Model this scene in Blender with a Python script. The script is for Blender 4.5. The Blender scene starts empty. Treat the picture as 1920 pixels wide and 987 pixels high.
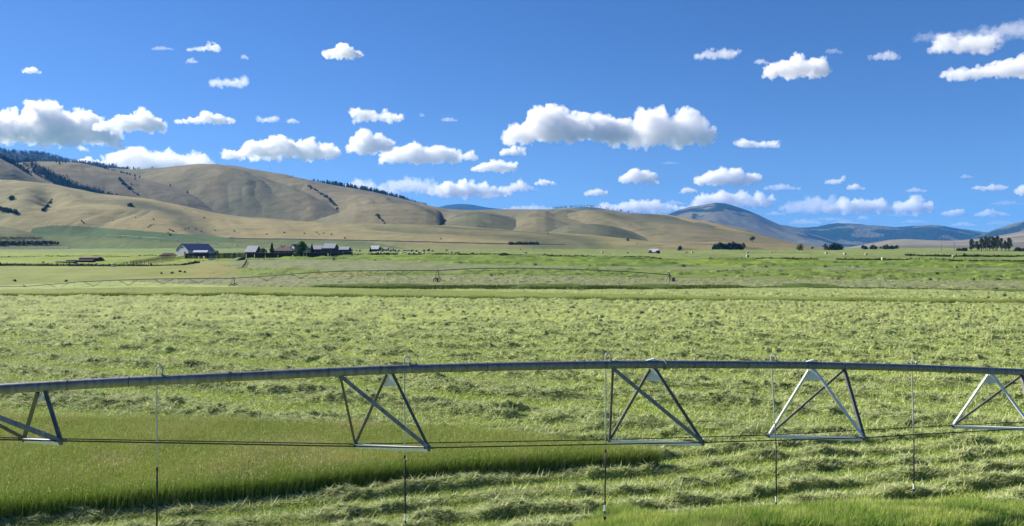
import bpy, bmesh, math, random
import numpy as np
from mathutils import Vector, Matrix

# ------------------------------------------------------------------ camera, light, exposure
SC = bpy.context.scene
COL = SC.collection
R = math.radians
F = 1507.0                      # focal length in pixels of the 1920 px wide photograph
PITCH = R(0.59)                 # looking down a touch
CAMZ = 6.2                      # eye height above the near field
cam = bpy.data.cameras.new('camera'); camo = bpy.data.objects.new('camera', cam); COL.objects.link(camo)
cam.sensor_width = 36.0; cam.lens = 36.0*F/1920.0
cam.clip_start = 0.1; cam.clip_end = 300000.0
camo.location = (0, 0, CAMZ); camo.rotation_euler = (R(90)-PITCH, 0, 0)
SC.camera = camo

SUN_EL = R(34); SUN_AZ = R(-60)         # azimuth measured from +Y towards +X
SUN_DIR = Vector((math.sin(SUN_AZ)*math.cos(SUN_EL), math.cos(SUN_AZ)*math.cos(SUN_EL), math.sin(SUN_EL)))
world = bpy.data.worlds.new('World'); SC.world = world; world.use_nodes = True
wn = world.node_tree.nodes; wl = world.node_tree.links
bg = wn['Background']; bg.inputs['Strength'].default_value = 0.054
sky = wn.new('ShaderNodeTexSky'); sky.sky_type = 'NISHITA'; sky.sun_disc = False
sky.sun_elevation = SUN_EL; sky.sun_rotation = SUN_AZ
sky.altitude = 1500; sky.air_density = 1.0; sky.dust_density = 0.1; sky.ozone_density = 3.0
_tc = wn.new('ShaderNodeTexCoord'); _mp = wn.new('ShaderNodeMapping'); _mp.inputs['Location'].default_value = (0, 0, 0.05)
wl.new(_tc.outputs['Generated'], _mp.inputs['Vector']); wl.new(_mp.outputs['Vector'], sky.inputs['Vector'])
_hs = wn.new('ShaderNodeHueSaturation'); _hs.inputs['Saturation'].default_value = 1.24; _hs.inputs['Hue'].default_value = 0.512
wl.new(sky.outputs['Color'], _hs.inputs['Color']); wl.new(_hs.outputs['Color'], bg.inputs['Color'])
sun = bpy.data.lights.new('sun', 'SUN'); sun.energy = 5.0; sun.angle = R(0.5); sun.color = (1.0, 0.91, 0.78)
suno = bpy.data.objects.new('sun', sun); COL.objects.link(suno)
suno.rotation_euler = (-SUN_DIR).to_track_quat('-Z', 'Y').to_euler()
SC.view_settings.view_transform = 'Standard'; SC.view_settings.look = 'None'
SC.view_settings.exposure = 1.22; SC.view_settings.gamma = 1.0
SC.cycles.max_bounces = 12; SC.cycles.diffuse_bounces = 3; SC.cycles.glossy_bounces = 2
SC.cycles.transmission_bounces = 3; SC.cycles.volume_bounces = 8; SC.cycles.transparent_max_bounces = 12
SC.cycles.use_denoising = True
try: SC.cycles.use_adaptive_sampling = True; SC.cycles.adaptive_threshold = 0.015
except Exception: pass

# ------------------------------------------------------------------ helpers
def unp(px, py, D):
    """a point D metres ahead seen at photo pixel (px, py)"""
    v = (px-960.0)/F; w = (493.5-py)/F
    yy = math.cos(PITCH)+w*math.sin(PITCH); zz = -math.sin(PITCH)+w*math.cos(PITCH)
    return Vector((D*v/yy, D, CAMZ+D*zz/yy))
def zat(py, D):
    w = (493.5-py)/F
    return CAMZ + D*(-math.sin(PITCH)+w*math.cos(PITCH))/(math.cos(PITCH)+w*math.sin(PITCH))
def proj(X, Y, Z):
    """photo pixel of world points (arrays)"""
    dz = Z-CAMZ
    fwd = Y*math.cos(PITCH)-dz*math.sin(PITCH); up = Y*math.sin(PITCH)+dz*math.cos(PITCH)
    return 960.0+F*X/fwd, 493.5-F*up/fwd

def _hash(ix, iy, iz, seed):
    h = (ix.astype(np.uint32)*np.uint32(374761393) + iy.astype(np.uint32)*np.uint32(668265263)
         + iz.astype(np.uint32)*np.uint32(2147483647) + np.uint32((seed*974634777) & 0xffffffff))
    h = (h ^ (h >> np.uint32(13)))*np.uint32(1274126177)
    h = h ^ (h >> np.uint32(16))
    return (h & np.uint32(0xffffff)).astype(np.float32)/np.float32(0xffffff)
def vnoise2(x, y, seed=0):
    x = np.asarray(x, np.float64); y = np.asarray(y, np.float64)
    ix = np.floor(x).astype(np.int64); iy = np.floor(y).astype(np.int64)
    fx = (x-ix).astype(np.float32); fy = (y-iy).astype(np.float32)
    fx = fx*fx*(3-2*fx); fy = fy*fy*(3-2*fy); z = np.zeros_like(ix)
    a = _hash(ix, iy, z, seed); b = _hash(ix+1, iy, z, seed); c = _hash(ix, iy+1, z, seed); d = _hash(ix+1, iy+1, z, seed)
    return (a+(b-a)*fx)*(1-fy)+(c+(d-c)*fx)*fy
def fbm(x, y, octv=4, seed=0, gain=0.5):
    s = 0; a = 1; t = 0
    for o in range(octv):
        s = s + a*vnoise2(x*2**o+13.7*o, y*2**o-7.3*o, seed+o); t += a; a *= gain
    return s/t
def sstep(a, b, x):
    t = np.clip((x-a)/(b-a), 0, 1); return t*t*(3-2*t)
def curve(pts, x):
    return np.interp(x, [p[0] for p in pts], [p[1] for p in pts])

def mesh_from(name, verts, faces=None, quads=None, tris=None):
    me = bpy.data.meshes.new(name)
    v = np.asarray(verts, np.float32).reshape(-1, 3)
    f = np.asarray(quads if quads is not None else tris, np.int32)
    n = f.shape[1]
    me.vertices.add(len(v)); me.vertices.foreach_set('co', v.ravel())
    me.loops.add(f.size); me.loops.foreach_set('vertex_index', f.ravel())
    me.polygons.add(len(f)); me.polygons.foreach_set('loop_start', np.arange(0, f.size, n, dtype=np.int32))
    me.update(calc_edges=True)
    return me
def vcol(me, name, rgb):
    a = me.attributes.new(name, 'FLOAT_COLOR', 'POINT')
    c = np.ones((len(me.vertices), 4), np.float32); c[:, :3] = rgb
    a.data.foreach_set('color', c.ravel())
def smooth(me):
    me.polygons.foreach_set('use_smooth', np.ones(len(me.polygons), bool)); me.update()
def link(name, me, mats=None, parent=None):
    o = bpy.data.objects.new(name, me); COL.objects.link(o)
    if mats is not None:
        for m in (mats if isinstance(mats, (list, tuple)) else [mats]): me.materials.append(m)
    if parent is not None: o.parent = parent
    return o
def tag(o, label=None, cat=None, group=None, kind=None):
    if label: o['label'] = label
    if cat: o['category'] = cat
    if group: o['group'] = group
    if kind: o['kind'] = kind
    return o
def empty(name, loc=(0, 0, 0), rz=0):
    o = bpy.data.objects.new(name, None); COL.objects.link(o); o.location = loc; o.rotation_euler = (0, 0, rz)
    return o
def grid_quads(nr, nc):
    i = np.arange(nr-1)[:, None]*nc+np.arange(nc-1)[None, :]
    return np.stack([i, i+1, i+nc+1, i+nc], -1).reshape(-1, 4)

# ------------------------------------------------------------------ materials
def mat(name, color=(0.5, 0.5, 0.5), rough=0.8, metal=0.0, noise=None, attr=None, bump=None, spec=0.3, trans=0.0):
    """noise=(scale, amount[, stretch]) varies the colour; bump=(scale, strength, distance); attr=colour attribute"""
    m = bpy.data.materials.new(name); m.use_nodes = True
    n = m.node_tree.nodes; l = m.node_tree.links; p = n['Principled BSDF']
    p.inputs['Roughness'].default_value = rough; p.inputs['Metallic'].default_value = metal
    p.inputs['Specular IOR Level'].default_value = spec
    p.inputs['Base Color'].default_value = (*color, 1)
    tc = n.new('ShaderNodeTexCoord'); src = None
    if attr:
        at = n.new('ShaderNodeAttribute'); at.attribute_name = attr; src = at.outputs['Color']
    if noise:
        nz = n.new('ShaderNodeTexNoise'); nz.inputs['Scale'].default_value = noise[0]; nz.inputs['Detail'].default_value = 6
        mp = n.new('ShaderNodeMapping'); mp.inputs['Scale'].default_value = noise[2] if len(noise) > 2 else (1, 1, 1)
        l.new(tc.outputs['Object'], mp.inputs['Vector']); l.new(mp.outputs['Vector'], nz.inputs['Vector'])
        mr = n.new('ShaderNodeMapRange'); mr.inputs['From Min'].default_value = 0.3; mr.inputs['From Max'].default_value = 0.7
        mr.inputs['To Min'].default_value = 1-noise[1]; mr.inputs['To Max'].default_value = 1+noise[1]
        l.new(nz.outputs['Fac'], mr.inputs['Value'])
        vm = n.new('ShaderNodeVectorMath'); vm.operation = 'SCALE'
        if src: l.new(src, vm.inputs[0])
        else: vm.inputs[0].default_value = color
        l.new(mr.outputs['Result'], vm.inputs['Scale']); src = vm.outputs['Vector']
    if src: l.new(src, p.inputs['Base Color'])
    if bump:
        nb = n.new('ShaderNodeTexNoise'); nb.inputs['Scale'].default_value = bump[0]; nb.inputs['Detail'].default_value = 5
        l.new(tc.outputs['Object'], nb.inputs['Vector'])
        bp = n.new('ShaderNodeBump'); bp.inputs['Strength'].default_value = bump[1]; bp.inputs['Distance'].default_value = bump[2]
        l.new(nb.outputs['Fac'], bp.inputs['Height']); l.new(bp.outputs['Normal'], p.inputs['Normal'])
    if trans > 0:
        tr = n.new('ShaderNodeBsdfTranslucent'); mx = n.new('ShaderNodeMixShader'); mx.inputs['Fac'].default_value = trans
        if src: l.new(src, tr.inputs['Color'])
        else: tr.inputs['Color'].default_value = (*color, 1)
        l.new(p.outputs['BSDF'], mx.inputs[1]); l.new(tr.outputs['BSDF'], mx.inputs[2])
        l.new(mx.outputs['Shader'], n['Material Output'].inputs['Surface'])
    return m
# ------------------------------------------------------------------ the lie of the land
_gd = np.array([-400, 0, 60, 110, 150, 175, 240, 330, 430, 560, 1000, 1500, 3000, 20000.])
_gz = np.array([0, 0, 0, -0.5, -0.5, -0.65, -2.1, 0.3, 4.2, 6.4, 12.3, 18.2, 30.2, 166.])
_fd = np.concatenate([np.arange(-400, 3000, 2.0), np.arange(3000, 20001, 50.0)])
_fz = np.interp(_fd, _gd, _gz)
_k = np.hanning(23); _k /= _k.sum()
_fz[30:1650] = np.convolve(_fz, _k, 'same')[30:1650]
def H0(X, Y):
    X = np.asarray(X, float); Y = np.asarray(Y, float)
    z = np.interp(Y, _fd, _fz)
    dip = 4.2*sstep(-35, -140, X)*sstep(168, 235, Y)*sstep(345, 270, Y)
    rise = 0.7*sstep(19.5, 15.5, Y-0.04*X)*sstep(-1, 6, X)         # the verge the picture is taken from
    und = (fbm(X/90+5, Y/90, 3, 91)-.5)*sstep(260, 500, Y)*2.2
    return z-dip+und+rise
def hit(px, py, dmin=15.0, dmax=3000.0):
    """where the sight line of a photo pixel meets the ground"""
    D = np.geomspace(dmin, dmax, 900); v = (px-960)/F; w = (493.5-py)/F
    yy = math.cos(PITCH)+w*math.sin(PITCH); zz = -math.sin(PITCH)+w*math.cos(PITCH)
    Z = CAMZ+D*zz/yy; X = D*v/yy
    g = H0(X, D); b = np.nonzero(Z <= g)[0]
    i = b[0] if len(b) else len(D)-1
    return Vector((float(X[i]), float(D[i]), float(g[i])))
def on(px, D):
    """ground point D metres out in the direction of photo column px"""
    X = D*(px-960)/F
    return Vector((X, D, float(H0(X, D))))

# field boundaries (photo pixels of where they lie on the land)
S1B = [(-400,558),(0,557),(500,556),(700,560),(960,563),(1440,567),(1920,571),(2400,575)]
S1T = [(-400,548),(0,548),(250,543),(480,541.5),(600,543),(1000,553),(1300,560),(1600,563),(1920,567),(2400,572)]
BKB = [(-400,500),(540,541.5),(560,541.5),(700,542.5),(1000,543),(1250,543.5),(1340,541),(1480,540),(1600,541),(1800,545),(1920,549),(2400,555)]
BKT = [(-400,500),(540,541.5),(560,541),(700,539.5),(1000,539.5),(1250,540.5),(1340,539),(1480,538.5),(1600,540),(1800,544),(1920,548),(2400,555)]
F2T = [(-400,538),(0,536),(100,532),(300,524),(437,520),(600,518),(750,516),(1000,518),(1200,521),(1500,524),(1920,527),(2400,530)]
G1T = [(-400,505),(0,505),(430,503),(470,504),(560,505),(700,510),(800,511),(900,507),(1100,505),(1300,508),(1500,506),(1920,507),(2400,508)]   # bright green, thin
M2T = [(-400,497),(200,498),(350,492),(480,488),(600,487.5),(760,490),(900,497),(1100,500),(1300,501),(1920,503),(2400,505)]   # second mown field
G2T = [(-400,497),(200,498),(350,490),(480,484),(620,481),(760,478.5),(900,479.5),(1100,484),(1300,487),(1600,489),(1920,491),(2400,493)]  # lush bank
# the uncut corner near the camera
TALL = [unp(-700, 1090, 17)]  # replaced below
def zp(px, py, z=0.0):
    D = (CAMZ-z)/math.tan(math.atan((py-493.5)/F)+PITCH); return (D*(px-960)/F/1.0, D)
_t = [zp(-500,1090), zp(-150,1010), (zp(0,984)), zp(160,970), zp(400,948), zp(560,931), zp(760,909), zp(1000,890), zp(1120,885), zp(1180,884), zp(1226,882),
      zp(1238,846,.5), zp(1190,842,.5), zp(1120,834,.5), zp(1000,818,.5), zp(860,802,.5), zp(600,792,.5), zp(300,786,.5), zp(0,780,.5), zp(-300,776,.5), zp(-900,770,.5)]
TALLP = np.array(_t)
def inside(P, x, y):
    x = np.asarray(x); y = np.asarray(y); r = np.zeros(x.shape, bool); n = len(P); j = n-1
    for i in range(n):
        xi, yi = P[i]; xj, yj = P[j]
        c = ((yi > y) != (yj > y)) & (x < (xj-xi)*(y-yi)/(yj-yi+1e-12)+xi)
        r ^= c; j = i
    return r
def rows(X, Y):
    """height and hay cover of the cut swaths"""
    wx = fbm(X/5, Y/5, 3, 7)-.5; wy = fbm(X/4+9, Y/4, 3, 8)-.5
    q1 = (Y-0.30*X+1.1*wy)/1.45; m1 = sstep(.25, .85, .5+.5*np.cos(2*np.pi*q1))
    q2 = (Y+0.42*X+2.4*wx)/5.2; m2 = sstep(.15, .85, .5+.5*np.cos(2*np.pi*q2))
    wn_ = sstep(31, 24.5, Y-0.05*X)
    l1 = fbm(X*1.3+3*wx, Y*1.7, 4, 21, .55); al = (X-.42*Y)*.922; ac = (.42*X+Y)*.922
    l2 = fbm(al*.42+wx, ac*1.5+2*wy, 4, 31, .62); l4 = fbm(al*1.2, ac*2.8, 3, 36, .6); l3 = fbm(X*5, Y*5, 3, 41)
    big = fbm(X/9, Y/14, 2, 51)
    h1 = m1*(.05+.17*sstep(.45, .75, l1)+.06*(l3-.5))
    h2 = (.10+.90*m2)*(.27*sstep(.47-.18*(big-.5), .70, l2)+.05*sstep(.35, .7, l1))+.11*sstep(.50, .72, l4)*(.35+.65*m2)+.04*l3
    h2 = h2*.88+.10*m2*m2*(.35+sstep(.3, .6, l1))
    h = h1*wn_+h2*(1-wn_)
    cover = np.clip((m1*(.45+.7*sstep(.3, .6, l1)))*wn_+(1-wn_)*(sstep(.42, .66, l2)*.5+.8*m2*(.3+sstep(.3, .6, l1))), 0, 1)
    return np.clip(h, 0, None)+.03*l3, cover
def ground_fields(X, Y):
    """extra height and albedo"""
    px, py = proj(X, Y, H0(X, Y)); N = X.size
    px = np.where(Y > 10, px, 960); py = np.where(Y > 10, py, 1200)
    jag = (fbm(X/3, Y/3, 3, 61)-.5)
    pj = py+jag*2.0
    h = np.zeros(N); col = np.zeros((N, 3))
    def c(r, g, b): return np.array([r, g, b])
    stub = c(.265, .34, .074); hay = c(.205, .255, .085); pale = c(.33, .37, .17)
    hh, cov = rows(X, Y)
    tone = fbm(X/2.2, Y/3.5, 4, 71); fine = fbm(X*3, Y*3, 3, 72); wide = fbm(X/35, Y/35, 3, 73)
    base = stub+(hay-stub)*cov[:, None]; base = base+(pale-base)*(sstep(.5, .8, fine)*.55)[:, None]
    base = base*(0.72+.55*tone)[:, None]
    near = Y < 165
    h += np.where(near, hh*sstep(190, 120, Y)+0*h, 0); col[:] = base
    far = sstep(50, 110, Y)[:, None]; col = col*(1-far)+(col*.7+.3*c(.155, .185, .085)*(0.70+.6*tone)[:, None])*far
    # second zone: grey-green mown field behind the strips
    m = py < curve(BKT, px); f2 = c(.145, .17, .078)*(0.7+.6*fbm(X/1.6, Y/5, 4, 75))[:, None]
    f2 = np.where((px < 560)[:, None], f2*c(1.0, .97, 1.05), f2)
    col = np.where((m & (Y > 120))[:, None], f2, col)
    h = np.where(m & (Y > 150), .35*sstep(.5, .75, fbm(X/1.8, Y/2.5, 3, 76)), h)
    m = (pj < curve(F2T, px)) & (Y > 150)
    g1 = c(.12, .17, .038)*(0.6+.75*fbm(X/7, Y/5, 4, 77))[:, None]
    left = sstep(470, 380, px+60*jag)[:, None]
    lf = c(.155, .20, .05); tan = c(.225, .20, .075)
    band = sstep(.52, .66, fbm(X/120, Y/7, 3, 78))[:, None]
    lft = (lf*(1-band*.35)+tan*band*.35)*(.78+.4*fbm(X/12, Y/6, 3, 79))[:, None]
    g1 = g1*(1-left)+lft*left
    bare = (sstep(330, 400, px)*sstep(470, 430, px)*sstep(487, 492, py)*sstep(524, 518, py)*.35
            + sstep(560, 600, px)*sstep(720, 660, px)*sstep(511, 514, py)*.5)[:, None]
    g1 = g1*(1-bare)+c(.23, .175, .085)*bare
    col = np.where(m[:, None], g1, col); h = np.where(m, .8*sstep(.52, .75, fbm(X/6, Y/3.5, 4, 80))*(1-left[:, 0]*.8), h)
    m = (pj < curve(G1T, px)) & (Y > 200) & (px > 430)
    m2c = c(.138, .165, .078)*(.75+.5*fbm(X/4, Y/9, 3, 81))[:, None]
    col = np.where(m[:, None], m2c, col); h = np.where(m, .25*sstep(.5, .8, fbm(X/3, Y/4, 3, 82)), h)
    m = (pj < curve(M2T, px)) & (Y > 220) & (px > 330)
    lush = c(.105, .165, .030)*(.55+.85*fbm(X/14, Y/9, 4, 83))[:, None]
    yel = sstep(.5, .72, fbm(X/30, Y/20, 3, 84))[:, None]*.6; lush = lush*(1-yel)+c(.185, .23, .03)*yel
    col = np.where(m[:, None], lush, col); h = np.where(m, 1.1*sstep(.5, .8, fbm(X/9, Y/5, 4, 85)), h)
    m = (py < curve(G2T, px)) & (Y > 300)
    hf = (c(.135, .18, .052)*(.65+.65*fbm(X/30, Y/30, 4, 86))[:, None])
    st = sstep(.45, .6, fbm(X/300, Y/26, 3, 87))[:, None]; hf = hf*(1-.5*st)+c(.20, .225, .085)*.5*st
    hf = hf*(1-left*.0)+c(.02, .03, -.015)*left
    col = np.where(m[:, None], hf, col); h = np.where(m, .5*sstep(.55, .8, fbm(X/8, Y/6, 3, 88)), h)
    m = (py < 474) & (px < 640) & (Y > 500)
    col = np.where(m[:, None], c(.115, .175, .058)*(.8+.4*fbm(X/60, Y/40, 3, 89))[:, None], col)
    # the bank of uncut grass between the two cut fields, and the olive strip
    b = (py < curve(BKB, px)+jag*1.2) & (py > curve(BKT, px)) & (Y > 120) & (Y < 230) & (px > 545)
    col = np.where(b[:, None], c(.06, .095, .02)*(.7+.6*tone)[:, None], col)
    h = np.where(b, (.75*sstep(.3, .6, fbm(X/9, Y/40, 2, 90)+.18*sstep(1340, 1200, px))+.1)*sstep(0, 1.5, curve(BKB, px)-py)*(.8+.4*fbm(X/1.5,Y/3,2,5)), h)
    s = (py < curve(S1B, px)+jag*.6) & (py > curve(S1T, px)) & (Y > 60) & (Y < 200)
    col = np.where(s[:, None], c(.150, .195, .048)*(.85+.28*fbm(X/6, Y/9, 3, 92))[:, None], col)
    edge = sstep(0, 2.5, curve(S1B, px)-py)
    h = np.where(s, .42*sstep(-.2, 1.6, curve(S1B, px)-py)*(.9+.2*fbm(X*.6, Y*.6, 3, 93)), h)
    # low rank growth patches near S1
    pl = (px > 700) & (px < 800) & (py > 474.5) & (py < 477.8) & (Y > 300)
    col = np.where(pl[:, None], c(.36, .40, .14), col)
    # drainage line scars further out
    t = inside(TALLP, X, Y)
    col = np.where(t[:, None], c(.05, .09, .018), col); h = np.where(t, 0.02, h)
    v = sstep(19.3, 17.6, Y-0.04*X)*sstep(0, 5, X)
    col = col*(1-v[:, None])+c(.12, .19, .035)*v[:, None]; h = h*(1-.7*v)
    return h, np.clip(col, .004, .9)

_s = []; d = 16.0
while d < 165: _s.append(d); d += .036*(d/18)**1.22
while d < 1500: _s.append(d); d *= 1.0042
while d < 19500: _s.append(d); d *= 1.03
YR = np.array([-600, -200, -60, 0, 6, 10, 13, 15]+_s)
TC = np.concatenate([[-60, -12, -5, -2.5, -1.5, -1.1, -.9, -.82], np.arange(-.76, .7601, .00112), [.82, .9, 1.1, 1.5, 2.5, 5, 12, 60]])
XX = TC[None, :]*np.maximum(YR, 15.0)[:, None]; XX = np.clip(XX, -21000, 21000); YY = np.repeat(YR[:, None], len(TC), 1)
X = XX.ravel(); Y = YY.ravel()
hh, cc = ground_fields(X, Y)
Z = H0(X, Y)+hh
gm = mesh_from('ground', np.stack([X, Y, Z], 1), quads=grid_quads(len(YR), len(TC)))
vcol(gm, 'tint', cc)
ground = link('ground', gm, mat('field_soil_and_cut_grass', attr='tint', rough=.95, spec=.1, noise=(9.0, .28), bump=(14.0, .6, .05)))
ground['kind'] = 'structure'
print('ground verts', len(X))

# ------------------------------------------------------------------ blades and straws near the camera
def blades(name, P, Hh, W, cols, lean, rng, m, flat=0.0, label=None, cat=None, bend=.35):
    """one tapering leaf per row of P: two triangles wide at the foot, a third to the tip"""
    n = len(P); a = rng.uniform(0, 2*np.pi, n); wx = np.cos(a)*W*.5; wy = np.sin(a)*W*.5
    la = rng.uniform(0, 2*np.pi, n); lm = np.abs(rng.normal(0, 1, n))*lean
    dx = np.cos(la)*lm*Hh+.10*Hh; dy = np.sin(la)*lm*Hh-.02*Hh
    v = np.zeros((n, 5, 3), np.float32); v[:] = np.asarray(P)[:, None]
    mid = .55; v[:, 0, 0] -= wx; v[:, 0, 1] -= wy; v[:, 1, 0] += wx; v[:, 1, 1] += wy
    for q, sg in ((2, 1), (3, -1)):
        v[:, q, 0] += sg*wx*.8+dx*mid*(1-bend); v[:, q, 1] += sg*wy*.8+dy*mid*(1-bend); v[:, q, 2] += Hh*mid
    v[:, 4, 0] += dx; v[:, 4, 1] += dy; v[:, 4, 2] += Hh*np.clip(1-.3*lm, .3, 1)
    i = np.arange(n)*5
    f = np.concatenate([np.stack([i, i+1, i+2], 1), np.stack([i, i+2, i+3], 1), np.stack([i+3, i+2, i+4], 1)])
    me = mesh_from(name, v.reshape(-1, 3), tris=f)
    vcol(me, 'tint', np.repeat(cols, 5, 0))
    o = link(name, me, m); tag(o, label, cat, kind='stuff'); return o
rng = np.random.default_rng(5)
blade_m = mat('grass_blade', attr='tint', rough=.75, spec=.12, trans=.20)
straw_m = mat('cut_hay_straw', attr='tint', rough=.75, spec=.2, trans=.25)
def scatter(n, y0, y1, tmax=.70, power=1.0):
    """random spots over a sector of the field, denser close by"""
    u = rng.random(n); D = (y0**-power+(y1**-power-y0**-power)*u)**(-1/power); return rng.uniform(-tmax, tmax, n)*D, D
def gz(x, y): return H0(x, y)+ground_fields(x, y)[0]
# the uncut corner
n = 1250000; x = rng.uniform(-20, 7, n); y = rng.uniform(15, 31, n)
k = inside(TALLP, x+rng.normal(0, .05, n), y+rng.normal(0, .05, n)) & (np.abs(x) < .70*y+1.5); x = x[k]; y = y[k]; n = len(x)
t1 = fbm(x/1.6, y/1.6, 4, 101); t2 = fbm(x/5, y/5, 3, 102)
H_ = (.70+.15*(t2-.5)+rng.normal(0, .06, n))*(.9+.25*(t1-.5))
c1 = np.array([.27, .36, .065]); c2 = np.array([.44, .48, .14]); c3 = np.array([.40, .40, .17])
s = np.clip(.3+1.3*(t1-.42)+rng.normal(0, .12, n), 0, 1)[:, None]; cl = c1*(1-s)+c2*s
k3 = (rng.random(n) < .05+.12*sstep(.55, .75, t2))[:, None]; cl = np.where(k3, c3*rng.uniform(.7, 1.15, (n, 1)), cl)
H_ = np.where(k3[:, 0], H_*1.18, H_)
blades('tall_grass', np.stack([x, y, H0(x, y)], 1), H_, rng.uniform(.007, .013, n), cl, .30, rng, blade_m,
       label='uncut tall meadow grass left standing in the near left corner', cat='grass')
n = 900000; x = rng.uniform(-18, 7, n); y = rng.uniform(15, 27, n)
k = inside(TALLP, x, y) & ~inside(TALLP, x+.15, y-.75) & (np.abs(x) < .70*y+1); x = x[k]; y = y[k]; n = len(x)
cl = np.array([.16, .27, .035])*rng.uniform(.7, 1.25, (n, 1))  # edge blades coloured darker to hold the shade of this face
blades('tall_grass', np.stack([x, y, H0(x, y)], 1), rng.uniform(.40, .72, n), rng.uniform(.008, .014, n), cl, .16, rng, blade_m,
       label='dense edge of the uncut grass facing the cut swaths, shade put into its dark green', cat='grass')
n = 210000; x = rng.uniform(-20, 7, n); y = rng.uniform(15, 31, n)
k = inside(TALLP, x, y) & (np.abs(x) < .70*y+1.5); x = x[k]; y = y[k]; n = len(x)
hz_ = (.70+.15*(fbm(x/5, y/5, 3, 102)-.5))*(.9+.25*(fbm(x/1.6, y/1.6, 4, 101)-.5))*rng.uniform(.85, 1.08, n)
p0 = np.stack([x, y, H0(x, y)+hz_], 1)+rng.normal(0, .03, (n, 3)); v = p0[:, None]+rng.normal(0, 1, (n, 3, 3))*np.array([.011, .011, .026])
tt = fbm(x/2.2, y/2.2, 3, 105)[:, None]; cl = np.array([.30, .36, .12])*(1-sstep(.5, .7, tt))+np.array([.42, .38, .22])*sstep(.5, .7, tt)
me = mesh_from('seed_heads', v.reshape(-1, 3), tris=np.arange(3*n).reshape(-1, 3)); vcol(me, 'tint', np.repeat(cl*rng.uniform(.75, 1.3, (n, 1)), 3, 0))
tag(link('seed_heads', me, straw_m), 'pale seed heads standing over the uncut near left grass', 'grass', kind='stuff')
# the verge bottom right
n = 480000; x = rng.uniform(-1, 14.5, n); y = rng.uniform(15.4, 21, n)
e = y-0.04*x+2.6*(fbm(x/1.3, y/1.3, 3, 111)-.5)+rng.normal(0, .25, n)
k = (e < 18.9) & (x > 1.0+ (y-16)*.3) & (x < .7*y+1); dens = sstep(19.2, 17.2, e); k &= rng.random(n) < .25+.75*dens
x = x[k]; y = y[k]; dens = dens[k]; n = len(x); t1 = fbm(x/.7, y/.7, 3, 112); t2 = fbm(x/2.5, y/2.5, 3, 113)
s = np.clip(t1*1.6-.35+rng.normal(0, .15, n), 0, 1)[:, None]; cl = np.array([.16, .28, .040])*(1-s)+np.array([.42, .50, .13])*s
k3 = (rng.random(n) < .07+.3*sstep(.6, .8, t2))[:, None]; cl = np.where(k3, np.array([.32, .29, .17]), cl)
blades('verge_grass', np.stack([x, y, H0(x, y)], 1), (.07+.32*dens)*(.6+.8*t2)*rng.uniform(.6, 1.25, n), rng.uniform(.010, .018, n), cl, .42, rng, blade_m,
       label='bright green rough grass along the bottom right foreground', cat='grass')
# stubble of the cut field
n = 620000; x, y = scatter(n, 16, 62, .70, .6)
k = ~inside(TALLP, x, y); x = x[k]; y = y[k]; hc, cov = rows(x, y)
k = rng.random(len(x)) < 1.0-.75*cov; x = x[k]; y = y[k]; n = len(x)
t1 = fbm(x/.9, y/.9, 3, 121); sc = (y/22)**.75
s = np.clip(t1+rng.normal(0, .2, n), 0, 1)[:, None]; cl = np.array([.24, .35, .06])*(1-s)+np.array([.44, .51, .15])*s
blades('stubble', np.stack([x, y, gz(x, y)-.01], 1), rng.uniform(.05, .13, n)*sc**.4, rng.uniform(.014, .026, n)*sc, cl, .5, rng, blade_m,
       label='short yellow green stubble of the freshly cut hay field', cat='grass')
# cut straws lying on the swaths
n = 760000; x, y = scatter(n, 16, 75, .70, .6)
k = ~inside(TALLP, x, y); x = x[k]; y = y[k]; hc, cov = rows(x, y)
k = rng.random(len(x)) < .12+.95*cov; x = x[k]; y = y[k]; n = len(x); zz = gz(x, y); sc = (y/22)**.75
L = rng.uniform(.12, .38, n)*sc**.6; a = rng.normal(.25, .75, n)+np.where(rng.random(n) < .5, np.pi, 0); el = rng.normal(.12, .28, n)
dx = np.cos(a)*np.cos(el)*L; dy = np.sin(a)*np.cos(el)*L; dz = np.sin(el)*L
W = rng.uniform(.007, .015, n)*sc; v = np.zeros((n, 3, 3), np.float32); b = np.stack([x, y, zz+.015+.05*rng.random(n)*cov[k]], 1)
v[:, 0] = b; v[:, 1] = b; v[:, 2] = b
v[:, 0, 0] -= np.sin(a)*W; v[:, 0, 1] += np.cos(a)*W; v[:, 1, 0] += np.sin(a)*W; v[:, 1, 1] -= np.cos(a)*W; v[:, 1, 2] += W*.6
v[:, 2] += np.stack([dx, dy, dz], 1)
s = rng.random((n, 1)); cl = np.array([.25, .32, .10])*(1-s)+np.array([.50, .57, .28])*s
cl = np.where(rng.random((n, 1)) < .12, np.array([.52, .50, .33]), cl)
me = mesh_from('cut_hay', v.reshape(-1, 3), tris=np.arange(3*n).reshape(-1, 3)); vcol(me, 'tint', np.repeat(cl, 3, 0))
tag(link('cut_hay', me, straw_m), 'grey green cut hay lying in loose swaths over the stubble', 'hay', kind='stuff')

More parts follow.
